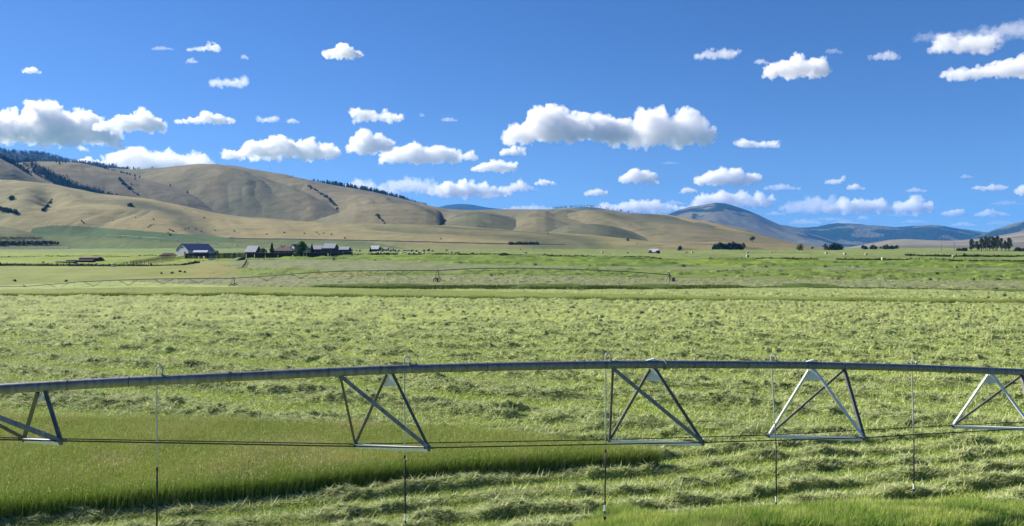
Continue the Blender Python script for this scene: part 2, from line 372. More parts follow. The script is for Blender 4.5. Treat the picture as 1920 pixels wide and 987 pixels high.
# coarse tufts that give the strips and banks further out their ragged edge
def tufts(n, top, bot, y0, y1, hh, wd, ca, cb, name, label, x0=-130, x1=200, seed=1):
    r = np.random.default_rng(seed); u = r.random(n); y = y0+(y1-y0)*u; x = r.uniform(-.72, .72, n)*y
    px, py = proj(x, y, H0(x, y)); j = (fbm(x/3, y/3, 3, 61)-.5)
    k = (py < curve(bot, px)+j+.3) & (py > curve(top, px)); x = x[k]; y = y[k]; px = px[k]; py = py[k]; n = len(x)
    s = np.clip(fbm(x/4, y/4, 3, seed+5)*1.3-.15+r.normal(0, .12, n), 0, 1)[:, None]
    return x, y, px, py, np.array(ca)*(1-s)+np.array(cb)*s, r
x, y, px, py, cl, r = tufts(900000, S1T, S1B, 85, 165, .5, .1, (.135, .185, .035), (.215, .245, .06), 'a', 'b', seed=11)
edge = sstep(3.5, 0, curve(S1B, px)-py); k = r.random(len(x)) < .10+.9*edge; x, y, px, py, cl = x[k], y[k], px[k], py[k], cl[k]; n = len(x)
hv = r.uniform(.30, .62, n)*(.75+.6*fbm(x/2.5, y/6, 3, 12))
blades('uncut_strip', np.stack([x, y, H0(x, y)+.02], 1), hv, r.uniform(.03, .07, n), cl, .2, r, blade_m,
       label='long olive strip of uncut grass crossing the mown field', cat='grass')
x, y, px, py, cl, r = tufts(700000, [(p[0], p[1]-.6) for p in BKT], [(p[0], p[1]+.5) for p in BKB], 128, 215, .5, .1, (.045, .075, .016), (.11, .145, .035), 'a', 'b', seed=13)
k = (px > 545) & (r.random(len(x)) < .5); x, y, px, cl = x[k], y[k], px[k], cl[k]; n = len(x)
am = sstep(.38, .6, fbm(x/9, y/30, 2, 90)+.25*sstep(1340, 1250, px)*sstep(560, 620, px)); 
hv = (.12+.55*am)*r.uniform(.6, 1.15, n)*(1-.6*sstep(1330, 1480, px))
blades('bank_grass', np.stack([x, y, H0(x, y)+.02], 1), hv, r.uniform(.05, .12, n), cl, .22, r, blade_m,
       label='dark rank grass bank below the distant irrigation spans', cat='grass')
# ------------------------------------------------------------------ hills
def ridged(x, y, octv=4, seed=0):
    s = 0; a = 1; t = 0
    for o in range(octv):
        s = s+a*(1-np.abs(2*vnoise2(x*2**o+5*o, y*2**o, seed+o)-1)); t += a; a *= .5
    return s/t
HILLS = {}
def hill(key, crest, Dc, Df, seed, colf, gul=40., gscale=380., shear=.35, foot=None, step=2.2, nr=150, back=1.25, power=1.25, bumps=(), m=None, name='hill', fine=0.0, crestround=.10):
    """crest = photo pixels of the skyline; Dc its distance; Df the distance of the foot (number or curve over px)"""
    p0, p1 = crest[0][0], crest[-1][0]; px = np.arange(p0, p1+step, step)
    cy = curve(crest, px); kk = np.hanning(9); kk /= kk.sum(); cy = np.convolve(np.pad(cy, 4, 'edge'), kk, 'valid')
    dc = curve(Dc, px) if isinstance(Dc, (list, tuple)) else np.full_like(px, Dc, dtype=float)
    df = curve(Df, px) if isinstance(Df, (list, tuple)) else np.full_like(px, Df, dtype=float)
    zc = CAMZ+dc*(478.0-cy)/F*1.0
    t = np.linspace(0, 1+ .35, nr)                   # beyond 1 is the far side
    T = t[:, None]; D = df[None]+(dc-df)[None]*T
    X = D*(px-960)[None]/F
    zf = H0(df*(px-960)/F, df)-3.0
    s = np.where(T <= 1, np.sin(np.clip(T, 0, 1)*np.pi/2)**power, 1-((T-1)/.35)**2*.9)
    Z = zf[None]+(zc-zf)[None]*s
    # spurs and draws running down the slope
    wx = fbm(X/900+seed, D/900, 3, seed+3)-.5
    wx2 = fbm(X/260+seed, D/300, 3, seed+4)-.5
    U = (X+shear*(D-df[None])+500*wx+260*wx2)/gscale
    r_ = ridged(U, (D-df[None])/(gscale*3.2)+3, 4, seed)
    sm = 1-fbm(U*.9, (D-df[None])/(gscale*2.2), 3, seed+9)
    env = np.sin(np.clip(T, 0, 1)*np.pi)**.8
    amp = .35+1.1*fbm(X/700+seed, D/700, 2, seed+5)
    dz = -(gul*.75*amp*(r_-.45)+gul*.7*(sm-.5))*env
    rel = np.clip((zc-zf)[None]/180., .15, 1.6)
    Z = Z+dz*np.minimum(rel, 1.3)
    for (bx, bt, wx_, wt, amp) in bumps:             # rounded knolls: px, t, width px, width t, metres
        Z = Z+amp*np.exp(-((px[None]-bx)/wx_)**2-((T-bt)/wt)**2)
    Z = Z+(fbm(X/60, D/60, 4, seed+20)-.5)*6*env*np.minimum(rel, 1)+fine*(fbm(X/14, D/14, 3, seed+21)-.5)
    Z[0] = zf-4; Z[-1] = np.minimum(Z[-1], zf*0+20)-10
    verts = np.stack([X, D, Z], -1)
    g = np.clip(r_, 0, 1)
    col = colf(px[None]+0*T, T+0*px[None], X, D, Z, g, seed)
    me = mesh_from(name, verts.reshape(-1, 3), quads=grid_quads(nr, len(px)))
    vcol(me, 'tint', col.reshape(-1, 3)); smooth(me)
    o = link(name, me, m or hill_m); o['kind'] = 'structure'
    HILLS[key] = (px, t, verts)
    return o
def on_hill(key, px, t):
    P, T, V = HILLS[key]
    i = np.interp(t, T, np.arange(len(T))); j = np.interp(px, P, np.arange(len(P)))
    i0 = int(min(i, len(T)-2)); j0 = int(min(j, len(P)-2)); fi = i-i0; fj = j-j0
    v = (V[i0, j0]*(1-fi)+V[i0+1, j0]*fi)*(1-fj)+(V[i0, j0+1]*(1-fi)+V[i0+1, j0+1]*fi)*fj
    return Vector(v)
def hill_at(key, px, py):
    """the nearest point of a hill seen at this pixel"""
    P, T, V = HILLS[key]; j = int(round(np.interp(px, P, np.arange(len(P)))))
    n = (np.asarray(T) <= 1.0).sum(); a, b = proj(V[:n, j, 0], V[:n, j, 1], V[:n, j, 2])
    top = np.minimum.accumulate(b); vis = b <= top+1e-6
    k = np.nonzero(vis)[0]; q = k[np.argmin(np.abs(b[k]-py))]
    return Vector(V[q, j])
hill_m = mat('dry_hill_grass', attr='tint', rough=.95, spec=.05, noise=(.035, .13), bump=(.09, .5, 3.0))
far_m = mat('distant_slope', attr='tint', rough=.95, spec=.05, noise=(.01, .15))
def c3(*a): return np.array(a)
def grassy(dry=(.158, .142, .080), green=(.075, .090, .054), draw=(.042, .058, .038), gw=.5):
    dry, green, draw = map(np.array, (dry, green, draw))
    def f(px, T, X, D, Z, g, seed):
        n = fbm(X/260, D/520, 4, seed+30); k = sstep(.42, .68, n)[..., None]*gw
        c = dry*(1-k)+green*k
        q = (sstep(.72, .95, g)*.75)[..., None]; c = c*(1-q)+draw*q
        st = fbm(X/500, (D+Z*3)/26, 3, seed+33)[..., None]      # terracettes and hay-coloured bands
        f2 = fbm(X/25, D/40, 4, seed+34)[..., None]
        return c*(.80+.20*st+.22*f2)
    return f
def forest(dark=(.012, .022, .014), open_=(.09, .09, .06), thr=.55, sc=300):
    dark, open_ = np.array(dark), np.array(open_)
    def f(px, T, X, D, Z, g, seed):
        n = fbm(X/sc, D/sc*.6, 5, seed+30); k = sstep(thr-.03, thr+.03, n)[..., None]
        return (dark*(1-k)+open_*k)*(.75+.5*fbm(X/40, D/40, 3, seed+31))[..., None]
    return f


def front_col(px, T, X, D, Z, g, seed):
    c = grassy((.215, .190, .094), (.135, .146, .07), gw=.45)(px, T, X, D, Z, g, seed)
    a, py = proj(X, D, Z)
    j = 2.5*(fbm(X/60, D/60, 3, 3)-.5)
    gt = curve([(-700,470),(40,470),(62,428),(90,423.5),(130,423),(200,428),(300,436),(400,443),(440,447),(600,449),(700,455),(780,470)], px)
    gr = c3(.060, .105, .042)*(.8+.4*fbm(X/50, D/30, 3, 6))[..., None]
    lo = c3(.105, .14, .052)*(.85+.3*fbm(X/80, D/30, 3, 7))[..., None]
    mid = sstep(0, 10, py+j-gt-curve([(0,16),(300,12),(430,4),(800,2)], px))[..., None]
    gr = gr*(1-mid)+lo*mid
    c = np.where((py+j*.6 > gt)[..., None], gr, c)
    ln = curve([(400,444.5),(450,447.5),(520,448.6),(640,450.5),(760,453),(900,456.5),(1010,458.5),(1100,459)], px)   # ditch along the toe
    c = np.where(((np.abs(py-ln) < 1.1) & (px > 430) & (px < 1060))[..., None], c3(.035, .04, .022), c)
    b = ((py > ln+.7) & (px > 440))[..., None]; return np.where(b, c*.45+.55*c3(.12, .132, .06), c)

# far and farther first
hill('blue_far', [(700,400),(780,396),(815,390.5),(835,385.5),(860,382.5),(885,384),(910,389),(940,392.5),(1000,394),(1060,399)], 14500, 11500, 3, forest(thr=.75), gul=60, gscale=1500, m=far_m, nr=60)
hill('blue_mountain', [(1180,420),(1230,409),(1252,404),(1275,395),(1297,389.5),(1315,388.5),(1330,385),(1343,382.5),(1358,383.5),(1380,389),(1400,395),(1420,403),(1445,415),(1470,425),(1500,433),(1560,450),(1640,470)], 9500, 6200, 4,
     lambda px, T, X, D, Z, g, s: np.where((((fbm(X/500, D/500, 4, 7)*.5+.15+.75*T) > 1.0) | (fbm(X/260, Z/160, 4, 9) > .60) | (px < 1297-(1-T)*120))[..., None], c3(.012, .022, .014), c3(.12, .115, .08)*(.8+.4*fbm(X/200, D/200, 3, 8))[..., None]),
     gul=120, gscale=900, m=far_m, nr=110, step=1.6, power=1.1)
hill('forest_range', [(1380,440),(1420,428),(1440,426),(1475,425),(1500,428),(1530,429),(1550,426),(1575,423),(1600,421.5),(1625,424),(1650,424),(1680,427),(1710,426),(1740,425),(1765,425.5),(1790,430),(1815,434),(1845,438),(1870,437),(1900,430),(1920,424),(1960,408),(2050,390),(2300,380)], 11000, 7200, 5,
     forest(thr=.53, sc=420), gul=230, gscale=1100, m=far_m, nr=120, step=1.6, power=1.0, fine=22)
hill('right_forest', [(1800,452),(1842,444),(1860,436),(1890,428),(1920,420),(1960,405),(2050,380),(2300,365)], 8600, 6400, 15,
     forest(thr=.54, sc=420), gul=150, gscale=700, m=far_m, nr=80, step=1.6, power=1.0, fine=16)
hill('pale_terrace', [(1400,474),(1560,470),(1600,464),(1640,457),(1670,452),(1700,450.5),(1740,452),(1790,453),(1840,449),(1880,443),(1920,436),(2000,425),(2300,420)], 5600, 2900, 6,
     lambda px, T, X, D, Z, g, s: (c3(.20, .18, .125)*(1-.35*sstep(.45, .6, fbm(X/800, D/160, 4, 5)))[..., None]*(.85+.3*fbm(X/90, D/60, 3, 6))[..., None]), gul=40, gscale=900, m=far_m, nr=80, power=.9)
hill('far_grey', [(940,400),(1000,395),(1040,392),(1080,389),(1100,388),(1120,389.5),(1150,395),(1180,400),(1200,404),(1280,412),(1400,430)], 5200, 4200, 8,
     grassy((.17, .15, .10), (.11, .12, .08)), gul=50, gscale=500, m=far_m, nr=70)
hill('forest_left', [(-500,230),(-200,262),(-60,276),(0,285),(30,289),(60,291),(90,293),(112,299),(125,303),(160,308),(240,316)], 5200, 4200, 9, forest(thr=.95), gul=80, gscale=500, m=far_m, nr=70, fine=20)
# main left mass
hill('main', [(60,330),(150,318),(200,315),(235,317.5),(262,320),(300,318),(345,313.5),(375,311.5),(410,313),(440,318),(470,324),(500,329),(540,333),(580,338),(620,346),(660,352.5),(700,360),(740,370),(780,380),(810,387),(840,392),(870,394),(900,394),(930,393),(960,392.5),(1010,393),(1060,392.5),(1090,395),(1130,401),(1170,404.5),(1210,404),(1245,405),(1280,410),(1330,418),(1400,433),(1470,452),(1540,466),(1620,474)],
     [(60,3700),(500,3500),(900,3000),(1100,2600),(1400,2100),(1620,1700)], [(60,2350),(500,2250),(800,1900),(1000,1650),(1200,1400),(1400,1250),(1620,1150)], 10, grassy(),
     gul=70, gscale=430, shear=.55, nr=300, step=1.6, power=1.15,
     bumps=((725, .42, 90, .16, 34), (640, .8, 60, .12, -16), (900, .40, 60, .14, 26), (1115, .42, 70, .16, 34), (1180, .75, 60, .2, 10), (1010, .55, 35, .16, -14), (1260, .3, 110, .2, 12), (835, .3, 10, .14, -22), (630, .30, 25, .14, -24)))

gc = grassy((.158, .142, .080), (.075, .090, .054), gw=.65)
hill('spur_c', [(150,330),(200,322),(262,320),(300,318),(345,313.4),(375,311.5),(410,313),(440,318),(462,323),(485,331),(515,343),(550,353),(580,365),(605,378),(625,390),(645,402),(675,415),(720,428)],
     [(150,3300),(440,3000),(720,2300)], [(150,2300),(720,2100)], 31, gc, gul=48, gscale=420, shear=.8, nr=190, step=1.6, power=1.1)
hill('bulge_e', [(520,432),(560,421),(590,414),(615,407),(640,399),(668,391),(700,386),(735,383.6),(770,385),(800,389),(820,395),(829,401),(833,410),(836,426)], 2300, 1780, 32, gc, gul=22, gscale=260, shear=.3, nr=140, step=1.4, power=.95)
hill('fold_c', [(925,440),(945,424),(962,410),(978,401),(990,397),(1005,394),(1022,395.5),(1040,403),(1065,409),(1095,415),(1135,421),(1180,433),(1230,447)], [(925,2350),(1230,1750)], 1500, 33, gc, gul=14, gscale=220, nr=110, step=1.4)
hill('fold_d', [(985,432),(1003,418),(1020,407),(1036,399),(1050,395),(1062,393.5),(1078,396),(1095,402),(1125,409),(1160,415),(1205,427),(1250,443)], [(985,2450),(1250,1950)], 1650, 34, gc, gul=14, gscale=220, nr=110, step=1.4)
hill('bulge_f', [(790,430),(822,422),(840,413),(856,405),(874,400),(895,397.5),(920,399.5),(945,405),(970,412),(1000,420),(1030,431),(1060,442)], 2150, 1600, 35, gc, gul=20, gscale=220, nr=130, step=1.4, power=1.0)
hill('bulge_g', [(1000,444),(1025,437),(1045,430),(1064,423),(1088,420),(1118,420.5),(1145,424),(1172,431),(1205,440),(1260,453)], 1750, 1380, 36, gc, gul=14, gscale=200, nr=110, step=1.4, power=.95)
hill('gold_dome', [(1100,440),(1130,425),(1158,413),(1188,406.3),(1215,404),(1240,404),(1262,407),(1290,411),(1330,418),(1400,433),(1470,452),(1540,466),(1600,474)], [(1100,2500),(1250,2500),(1600,1500)], [(1100,1800),(1300,1500),(1600,1150)], 37,
     grassy((.245, .198, .094), (.14, .145, .07), gw=.4), gul=26, gscale=330, nr=180, step=1.5, power=1.1)
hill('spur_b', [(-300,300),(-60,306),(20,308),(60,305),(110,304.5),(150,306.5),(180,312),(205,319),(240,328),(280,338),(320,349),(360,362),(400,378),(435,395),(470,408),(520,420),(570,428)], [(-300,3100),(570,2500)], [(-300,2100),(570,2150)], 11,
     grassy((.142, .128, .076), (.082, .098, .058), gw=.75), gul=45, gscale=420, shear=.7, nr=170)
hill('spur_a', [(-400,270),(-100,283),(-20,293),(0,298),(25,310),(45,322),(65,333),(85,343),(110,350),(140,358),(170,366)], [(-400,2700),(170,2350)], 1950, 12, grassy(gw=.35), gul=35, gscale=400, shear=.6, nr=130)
hill('front_slope', [(-700,315),(-300,330),(-60,338),(0,340),(50,344),(110,352),(170,363),(230,371),(290,378),(340,386),(400,399),(450,406),(500,409),(560,415),(620,420),(700,420),(780,421.5),(850,423.5),(910,428),(960,432),(1010,436),(1060,438),(1110,441),(1170,447),(1230,454),(1300,462)],
     [(-700,2150),(0,2050),(500,1800),(900,1500),(1300,1180)], [(-700,1300),(0,1330),(300,1260),(700,1200),(1000,1080),(1300,1020)], 13, front_col, gul=38, gscale=330, shear=.5, nr=230, step=1.8, power=1.0,
     bumps=((95, .5, 28, .15, -20), (30, .3, 60, .2, 10), (250, .55, 60, .2, 8)))
hill('knoll', [(-500,405),(-200,415),(-60,420),(0,425),(30,429),(55,436),(72,442),(90,449),(110,456),(125,460)], 1180, 1020, 14, grassy((.12, .13, .065), (.09, .11, .05)), gul=8, gscale=120, nr=60)
hill('right_knoll', [(1180,466),(1230,462),(1290,456),(1340,453),(1400,455),(1450,458),(1500,462),(1560,467),(1600,471)], 1150, 940, 16, grassy((.165, .145, .076), (.12, .13, .065)), gul=8, gscale=160, nr=60)

# ------------------------------------------------------------------ air
hz = mesh_from('haze', [(x, y, z) for z in (-40, 1150) for y in (-3000, 21500) for x in (-22500, 22500)],
               quads=[(0,2,3,1),(4,5,7,6),(0,1,5,4),(2,6,7,3),(0,4,6,2),(1,3,7,5)])
hm = bpy.data.materials.new('haze'); hm.use_nodes = True
_n = hm.node_tree.nodes; _n.clear(); _o = _n.new('ShaderNodeOutputMaterial'); _v = _n.new('ShaderNodeVolumePrincipled')
_v.inputs['Color'].default_value = (0.08, 0.37, 1.0, 1); _v.inputs['Density'].default_value = 3.7e-5; _v.inputs['Anisotropy'].default_value = 0.0
hm.node_tree.links.new(_v.outputs['Volume'], _o.inputs['Volume'])
ho = link('haze', hz, hm); ho['kind'] = 'stuff'; ho['label'] = 'thin blue air between the field and the far mountains'
# ------------------------------------------------------------------ clouds: real bodies of scattering vapour far above the haze
def cloud_mat(name, dens):
    m = bpy.data.materials.new(name); m.use_nodes = True
    n = m.node_tree.nodes; n.clear()
    out = n.new('ShaderNodeOutputMaterial'); v = n.new('ShaderNodeVolumePrincipled')
    v.inputs['Color'].default_value = (0.995, 0.995, 1.0, 1); v.inputs['Density'].default_value = dens
    v.inputs['Anisotropy'].default_value = 0.25
    m.node_tree.links.new(v.outputs['Volume'], out.inputs['Volume'])
    try: m.cycles.homogeneous_volume = True
    except Exception: pass
    return m
CLOUD_ALT = 1750.0
def drop_cavities(me):
    nv = len(me.vertices); co = np.empty(nv*3, np.float32); me.vertices.foreach_get('co', co); co = co.reshape(-1, 3)
    me.calc_loop_triangles(); nt = len(me.loop_triangles)
    if nt == 0: return me
    tri = np.empty(nt*3, np.int32); me.loop_triangles.foreach_get('vertices', tri); tri = tri.reshape(-1, 3)
    lab = np.arange(nv)
    e = np.concatenate([tri[:, :2], tri[:, 1:]])
    while True:
        old = lab.copy(); m = np.minimum(lab[e[:, 0]], lab[e[:, 1]])
        np.minimum.at(lab, e[:, 0], m); np.minimum.at(lab, e[:, 1], m); lab = lab[lab]; lab = lab[lab]
        if (old == lab).all(): break
    c = co-co.mean(0); a, b, d = (c[tri[:, k]].astype(np.float64) for k in range(3))
    vol = np.zeros(nv); np.add.at(vol, lab[tri[:, 0]], (a*np.cross(b, d)).sum(1)/6)
    keep = vol[lab[tri[:, 0]]] > 0
    m2 = mesh_from('cloud', co, tris=tri[keep]); bpy.data.meshes.remove(me)
    return m2
_ctex = {}
def cloud(x0, x1, yt, yb, dens=1.0, lumps=None, seed=0, tilt=0.0, thin=1.0):
    rng = random.Random(seed*7+3)
    el = (478.0-yb)/F; D = CLOUD_ALT/el; s = D/F        # metres per pixel there
    w = (x1-x0); h = (yb-yt)
    me = bpy.data.meshes.new('cloud'); bm = bmesh.new()
    prof = lumps or [(0, .35), (.25, .8), (.45, 1), (.7, .7), (1, .3)]
    ph0 = rng.random()*9
    n = int(24+w*h/22); n = min(n, 520)
    for i in range(n):
        u = (i+rng.random())/n
        ph = .86*curve(prof, u)*(.78+.3*math.sin(ph0+u*w/h*4.1)*math.sin(ph0*2+u*w/h*2.3))                              # relative height of the cloud there
        r = (0.07+0.20*rng.random()**1.6)*h*max(ph, .35)
        vv = rng.random()**0.8*(max(ph*h-r*0.9, 0.0))
        px = x0+r*.6+u*max(w-1.2*r, 1); py = yb-r*.35-vv - tilt*(u-.5)*h
        dep = rng.uniform(-.5, .5)*max(h*1.1, w*.25)*(0.4+0.6*ph)
        c = unp(px, py, D); c.y += dep*s
        mtx = Matrix.Translation(c) @ Matrix.Diagonal((r*s*1.25, r*s*1.1, r*s*(.95), 1))
        bmesh.ops.create_icosphere(bm, subdivisions=2, radius=1.0, matrix=mtx)
    for i in range(int(w/h*2.5)+1):                      # solid hearts
        u = (i+.5)/(int(w/h*2.5)+1); ph = curve(prof, u)*.9; rr = .36*ph*h
        if min(u, 1-u)*w < rr*1.1: continue
        c = unp(x0+u*w, yb-rr*1.0, D)
        bmesh.ops.create_icosphere(bm, subdivisions=2, radius=1.0, matrix=Matrix.Translation(c) @ Matrix.Diagonal((max(rr*s*1.2, w*s*.22/(w/h)), rr*s*1.3, rr*s, 1)))
    # flatten the bases
    zb = zat(yb+1.5, D)
    if tilt == 0:
        for v in bm.verts:
            if v.co.z < zb: v.co.z = zb-(zb-v.co.z)*0.25
    bm.to_mesh(me); bm.free()
    o = bpy.data.objects.new('tmp', me); COL.objects.link(o)
    vox = max(w/210.0, h/60.0, 0.40)*s
    rm = o.modifiers.new('r', 'REMESH'); rm.mode = 'VOXEL'; rm.voxel_size = vox
    for k, (sc, st) in enumerate(((.42, .30), (.18, .25), (.08, .18))):
        t = bpy.data.textures.new('cloud_noise', 'CLOUDS'); t.noise_scale = max(sc*h*s, vox*2.0); t.noise_depth = 4
        t.noise_basis = 'BLENDER_ORIGINAL'
        d = o.modifiers.new('d', 'DISPLACE'); d.texture = t; d.texture_coords = 'GLOBAL'
        d.strength = st*h*s*1.6; d.mid_level = 0.5
    rm = o.modifiers.new('r2', 'REMESH'); rm.mode = 'VOXEL'; rm.voxel_size = vox
    t = bpy.data.textures.new('cloud_noise', 'CLOUDS'); t.noise_scale = max(.045*h*s, vox*2.0); t.noise_depth = 2
    d = o.modifiers.new('d', 'DISPLACE'); d.texture = t; d.texture_coords = 'GLOBAL'; d.strength = .06*h*s*1.6; d.mid_level = 0.5
    dg = bpy.context.evaluated_depsgraph_get()
    me2 = bpy.data.meshes.new_from_object(o.evaluated_get(dg))
    bpy.data.objects.remove(o); me2.name = 'cloud'
    me2 = drop_cavities(me2)
    key = round(dens*1.9*(.55 if dens < 1.2 else 1.0)/(h*s)*thin, 6)
    if key not in _ctex: _ctex[key] = cloud_mat('cloud_vapour', key)
    me2.materials.clear()
    c = link('cloud', me2, _ctex[key]); c['kind'] = 'structure'
    return c
CL = [ # x0, x1, ytop, ybase, density, profile
 (-30, 215, 187, 266, 3.2, [(0,.8),(.15,.85),(.35,.9),(.55,1),(.7,.98),(.9,.85),(1,.5)]),
 (180, 308, 200, 244, 2.6, [(0,.3),(.3,.6),(.55,.9),(.75,1),(1,.4)]),
 (330, 443, 206, 231, 1.6, [(0,.25),(.2,.4),(.5,1),(.8,.7),(1,.4)]),
 (478, 524, 211, 229, 1.0, [(0,.5),(.5,.7),(.9,1),(1,.6)]),
 (536, 562, 218, 231, .7, None),
 (350, 415, 76, 95, 1.1, [(0,.4),(.3,.45),(.7,.9),(1,.8)]),
 (283, 325, 83, 94, .35, None), (347, 372, 106, 118, .5, None), (450, 467, 99, 111, .4, None),
 (395, 462, 132, 162, 1.0, [(0,.5),(.3,.6),(.5,.45),(.8,.8),(1,1)]),
 (606, 680, 76, 108, 1.9, [(0,.35),(.3,.9),(.55,1),(.8,.5),(1,.3)]),
 (42, 76, 121, 138, 1.3, None), (144, 164, 269, 283, .9, None),
 (120, 200, 290, 312, 1.4, None),
 (200, 405, 263, 322, 2.0, [(0,.5),(.12,.95),(.3,1),(.5,.85),(.7,.6),(.9,.5),(1,.3)]),
 (422, 632, 240, 295, 3.0, [(0,.15),(.15,.35),(.35,.85),(.55,1),(.72,.65),(.9,.65),(1,.35)]),
 (650, 735, 240, 284, 2.4, [(0,.4),(.3,1),(.7,.85),(1,.5)]),
 (658, 757, 196, 227, 1.5, [(0,.9),(.2,1),(.5,.6),(.9,.6),(1,.4)]),
 (828, 858, 215, 228, .5, None), (785, 798, 209, 219, .3, None),
 (710, 865, 261, 305, 2.3, [(0,.5),(.25,.8),(.5,1),(.8,.95),(1,.5)]),
 (860, 896, 277, 300, 1.2, [(0,.5),(.8,1),(1,.5)]),
 (886, 970, 292, 321, 2.2, [(0,.3),(.4,1),(.8,.8),(1,.5)]),
 (938, 985, 266, 290, 1.8, [(0,.4),(.5,.8),(1,1)]),
 (952, 1180, 187, 264, 3.4, [(0,.3),(.12,.5),(.25,.95),(.4,1),(.6,.9),(.85,.9),(1,.55)]),
 (1120, 1342, 194, 266, 2.7, [(0,.6),(.25,.7),(.45,.85),(.65,1),(.8,.95),(1,.8)]),
 (640, 830, 325, 362, 1.0, [(0,.5),(.2,.8),(.35,.6),(.5,.9),(.75,1),(1,.6)]),
 (804, 960, 331, 368, 2.0, [(0,.5),(.25,1),(.5,.9),(.7,.8),(1,.6)]),
 (950, 1000, 332, 358, 1.2, None), (1004, 1043, 331, 347, 1.6, None),
 (1163, 1237, 312, 341, 2.6, [(0,.35),(.3,.9),(.6,1),(.9,.8),(1,.4)]),
 (1095, 1138, 348, 367, 1.5, [(0,.4),(.6,1),(1,.6)]),
 (1275, 1308, 346, 362, 1.5, None),
 (1308, 1425, 308, 345, 2.6, [(0,.4),(.2,.85),(.45,1),(.8,.75),(1,.6)]),
 (1378, 1463, 253, 276, 1.5, [(0,.6),(.25,1),(.5,.5),(.8,.7),(1,.5)]),
 (1302, 1384, 81, 110, 1.1, [(0,.3),(.3,.6),(.6,.8),(1,.8)]),
 (1432, 1556, 95, 141, 2.2, [(0,.35),(.3,.75),(.6,1),(.85,.95),(1,.5)]),
 (1412, 1440, 106, 120, .7, None), (1548, 1580, 86, 100, .3, None),
 (1628, 1688, 91, 112, .8, [(0,.5),(.6,1),(1,.6)]),
 (1750, 1872, 50, 96, 1.5, [(0,.6),(.3,.7),(.6,.75),(.85,1),(1,.6)]),
 (1765, 1990, 92, 143, 2.0, [(0,.1),(.3,.5),(.6,.7),(1,1)]),
 (1720, 1990, 16, 72, .55, [(0,.05),(.4,.3),(.65,.7),(1,1)]),
 (1100, 1300, 364, 398, 1.6, [(0,.35),(.2,.55),(.45,1),(.65,.8),(.8,.5),(1,.6)]),
 (940, 1060, 378, 398, .9, None),
 (1298, 1450, 349, 386, 1.9, [(0,.4),(.2,.8),(.4,1),(.7,.7),(1,.7)]),
 (1430, 1500, 340, 356, 1.0, None), (1460, 1560, 358, 398, 1.1, [(0,.5),(.5,.7),(.8,1),(1,.8)]),
 (1545, 1667, 360, 398, 1.9, [(0,.3),(.3,.7),(.6,.9),(.9,1),(1,.6)]),
 (1548, 1582, 328, 345, 1.2, [(0,.4),(1,1)]), (1588, 1622, 341, 356, 1.2, None),
 (1665, 1752, 365, 398, 1.8, [(0,.3),(.4,.9),(.7,1),(1,.6)]),
 (1698, 1738, 348, 360, .9, None), (1766, 1812, 386, 404, 1.3, [(0,.3),(.7,1),(1,.7)]),
 (1822, 1892, 341, 357, 1.3, [(0,.8),(.3,.6),(.8,.9),(1,.6)]), (1904, 1950, 340, 366, 1.8, None),
 (1826, 1892, 389, 405, 1.2, None), (1800, 1825, 324, 334, .5, None),
 (1480, 1540, 406, 420, .7, None), (1435, 1475, 392, 404, .5, None), (1520, 1600, 404, 414, .35, None), (1560, 1610, 408, 421, .5, None), (1660, 1720, 396, 406, .35, None), (1690, 1745, 408, 418, .4, None), (1860, 1920, 372, 384, .4, None), (1350, 1420, 392, 404, .5, None), (1240, 1290, 372, 384, .5, None), (980, 1010, 350, 358, .5, None), (1050, 1095, 384, 394, .6, None), (1850, 1905, 410, 421, .4, None), (1240, 1275, 300, 308, .25, None), (1608, 1630, 400, 412, .7, None), (1785, 1830, 412, 424, .7, None),
]
for i, (x0, x1, yt, yb, dn, pr) in enumerate(CL):
    cloud(x0, x1, yt, yb, dn, pr, seed=i)
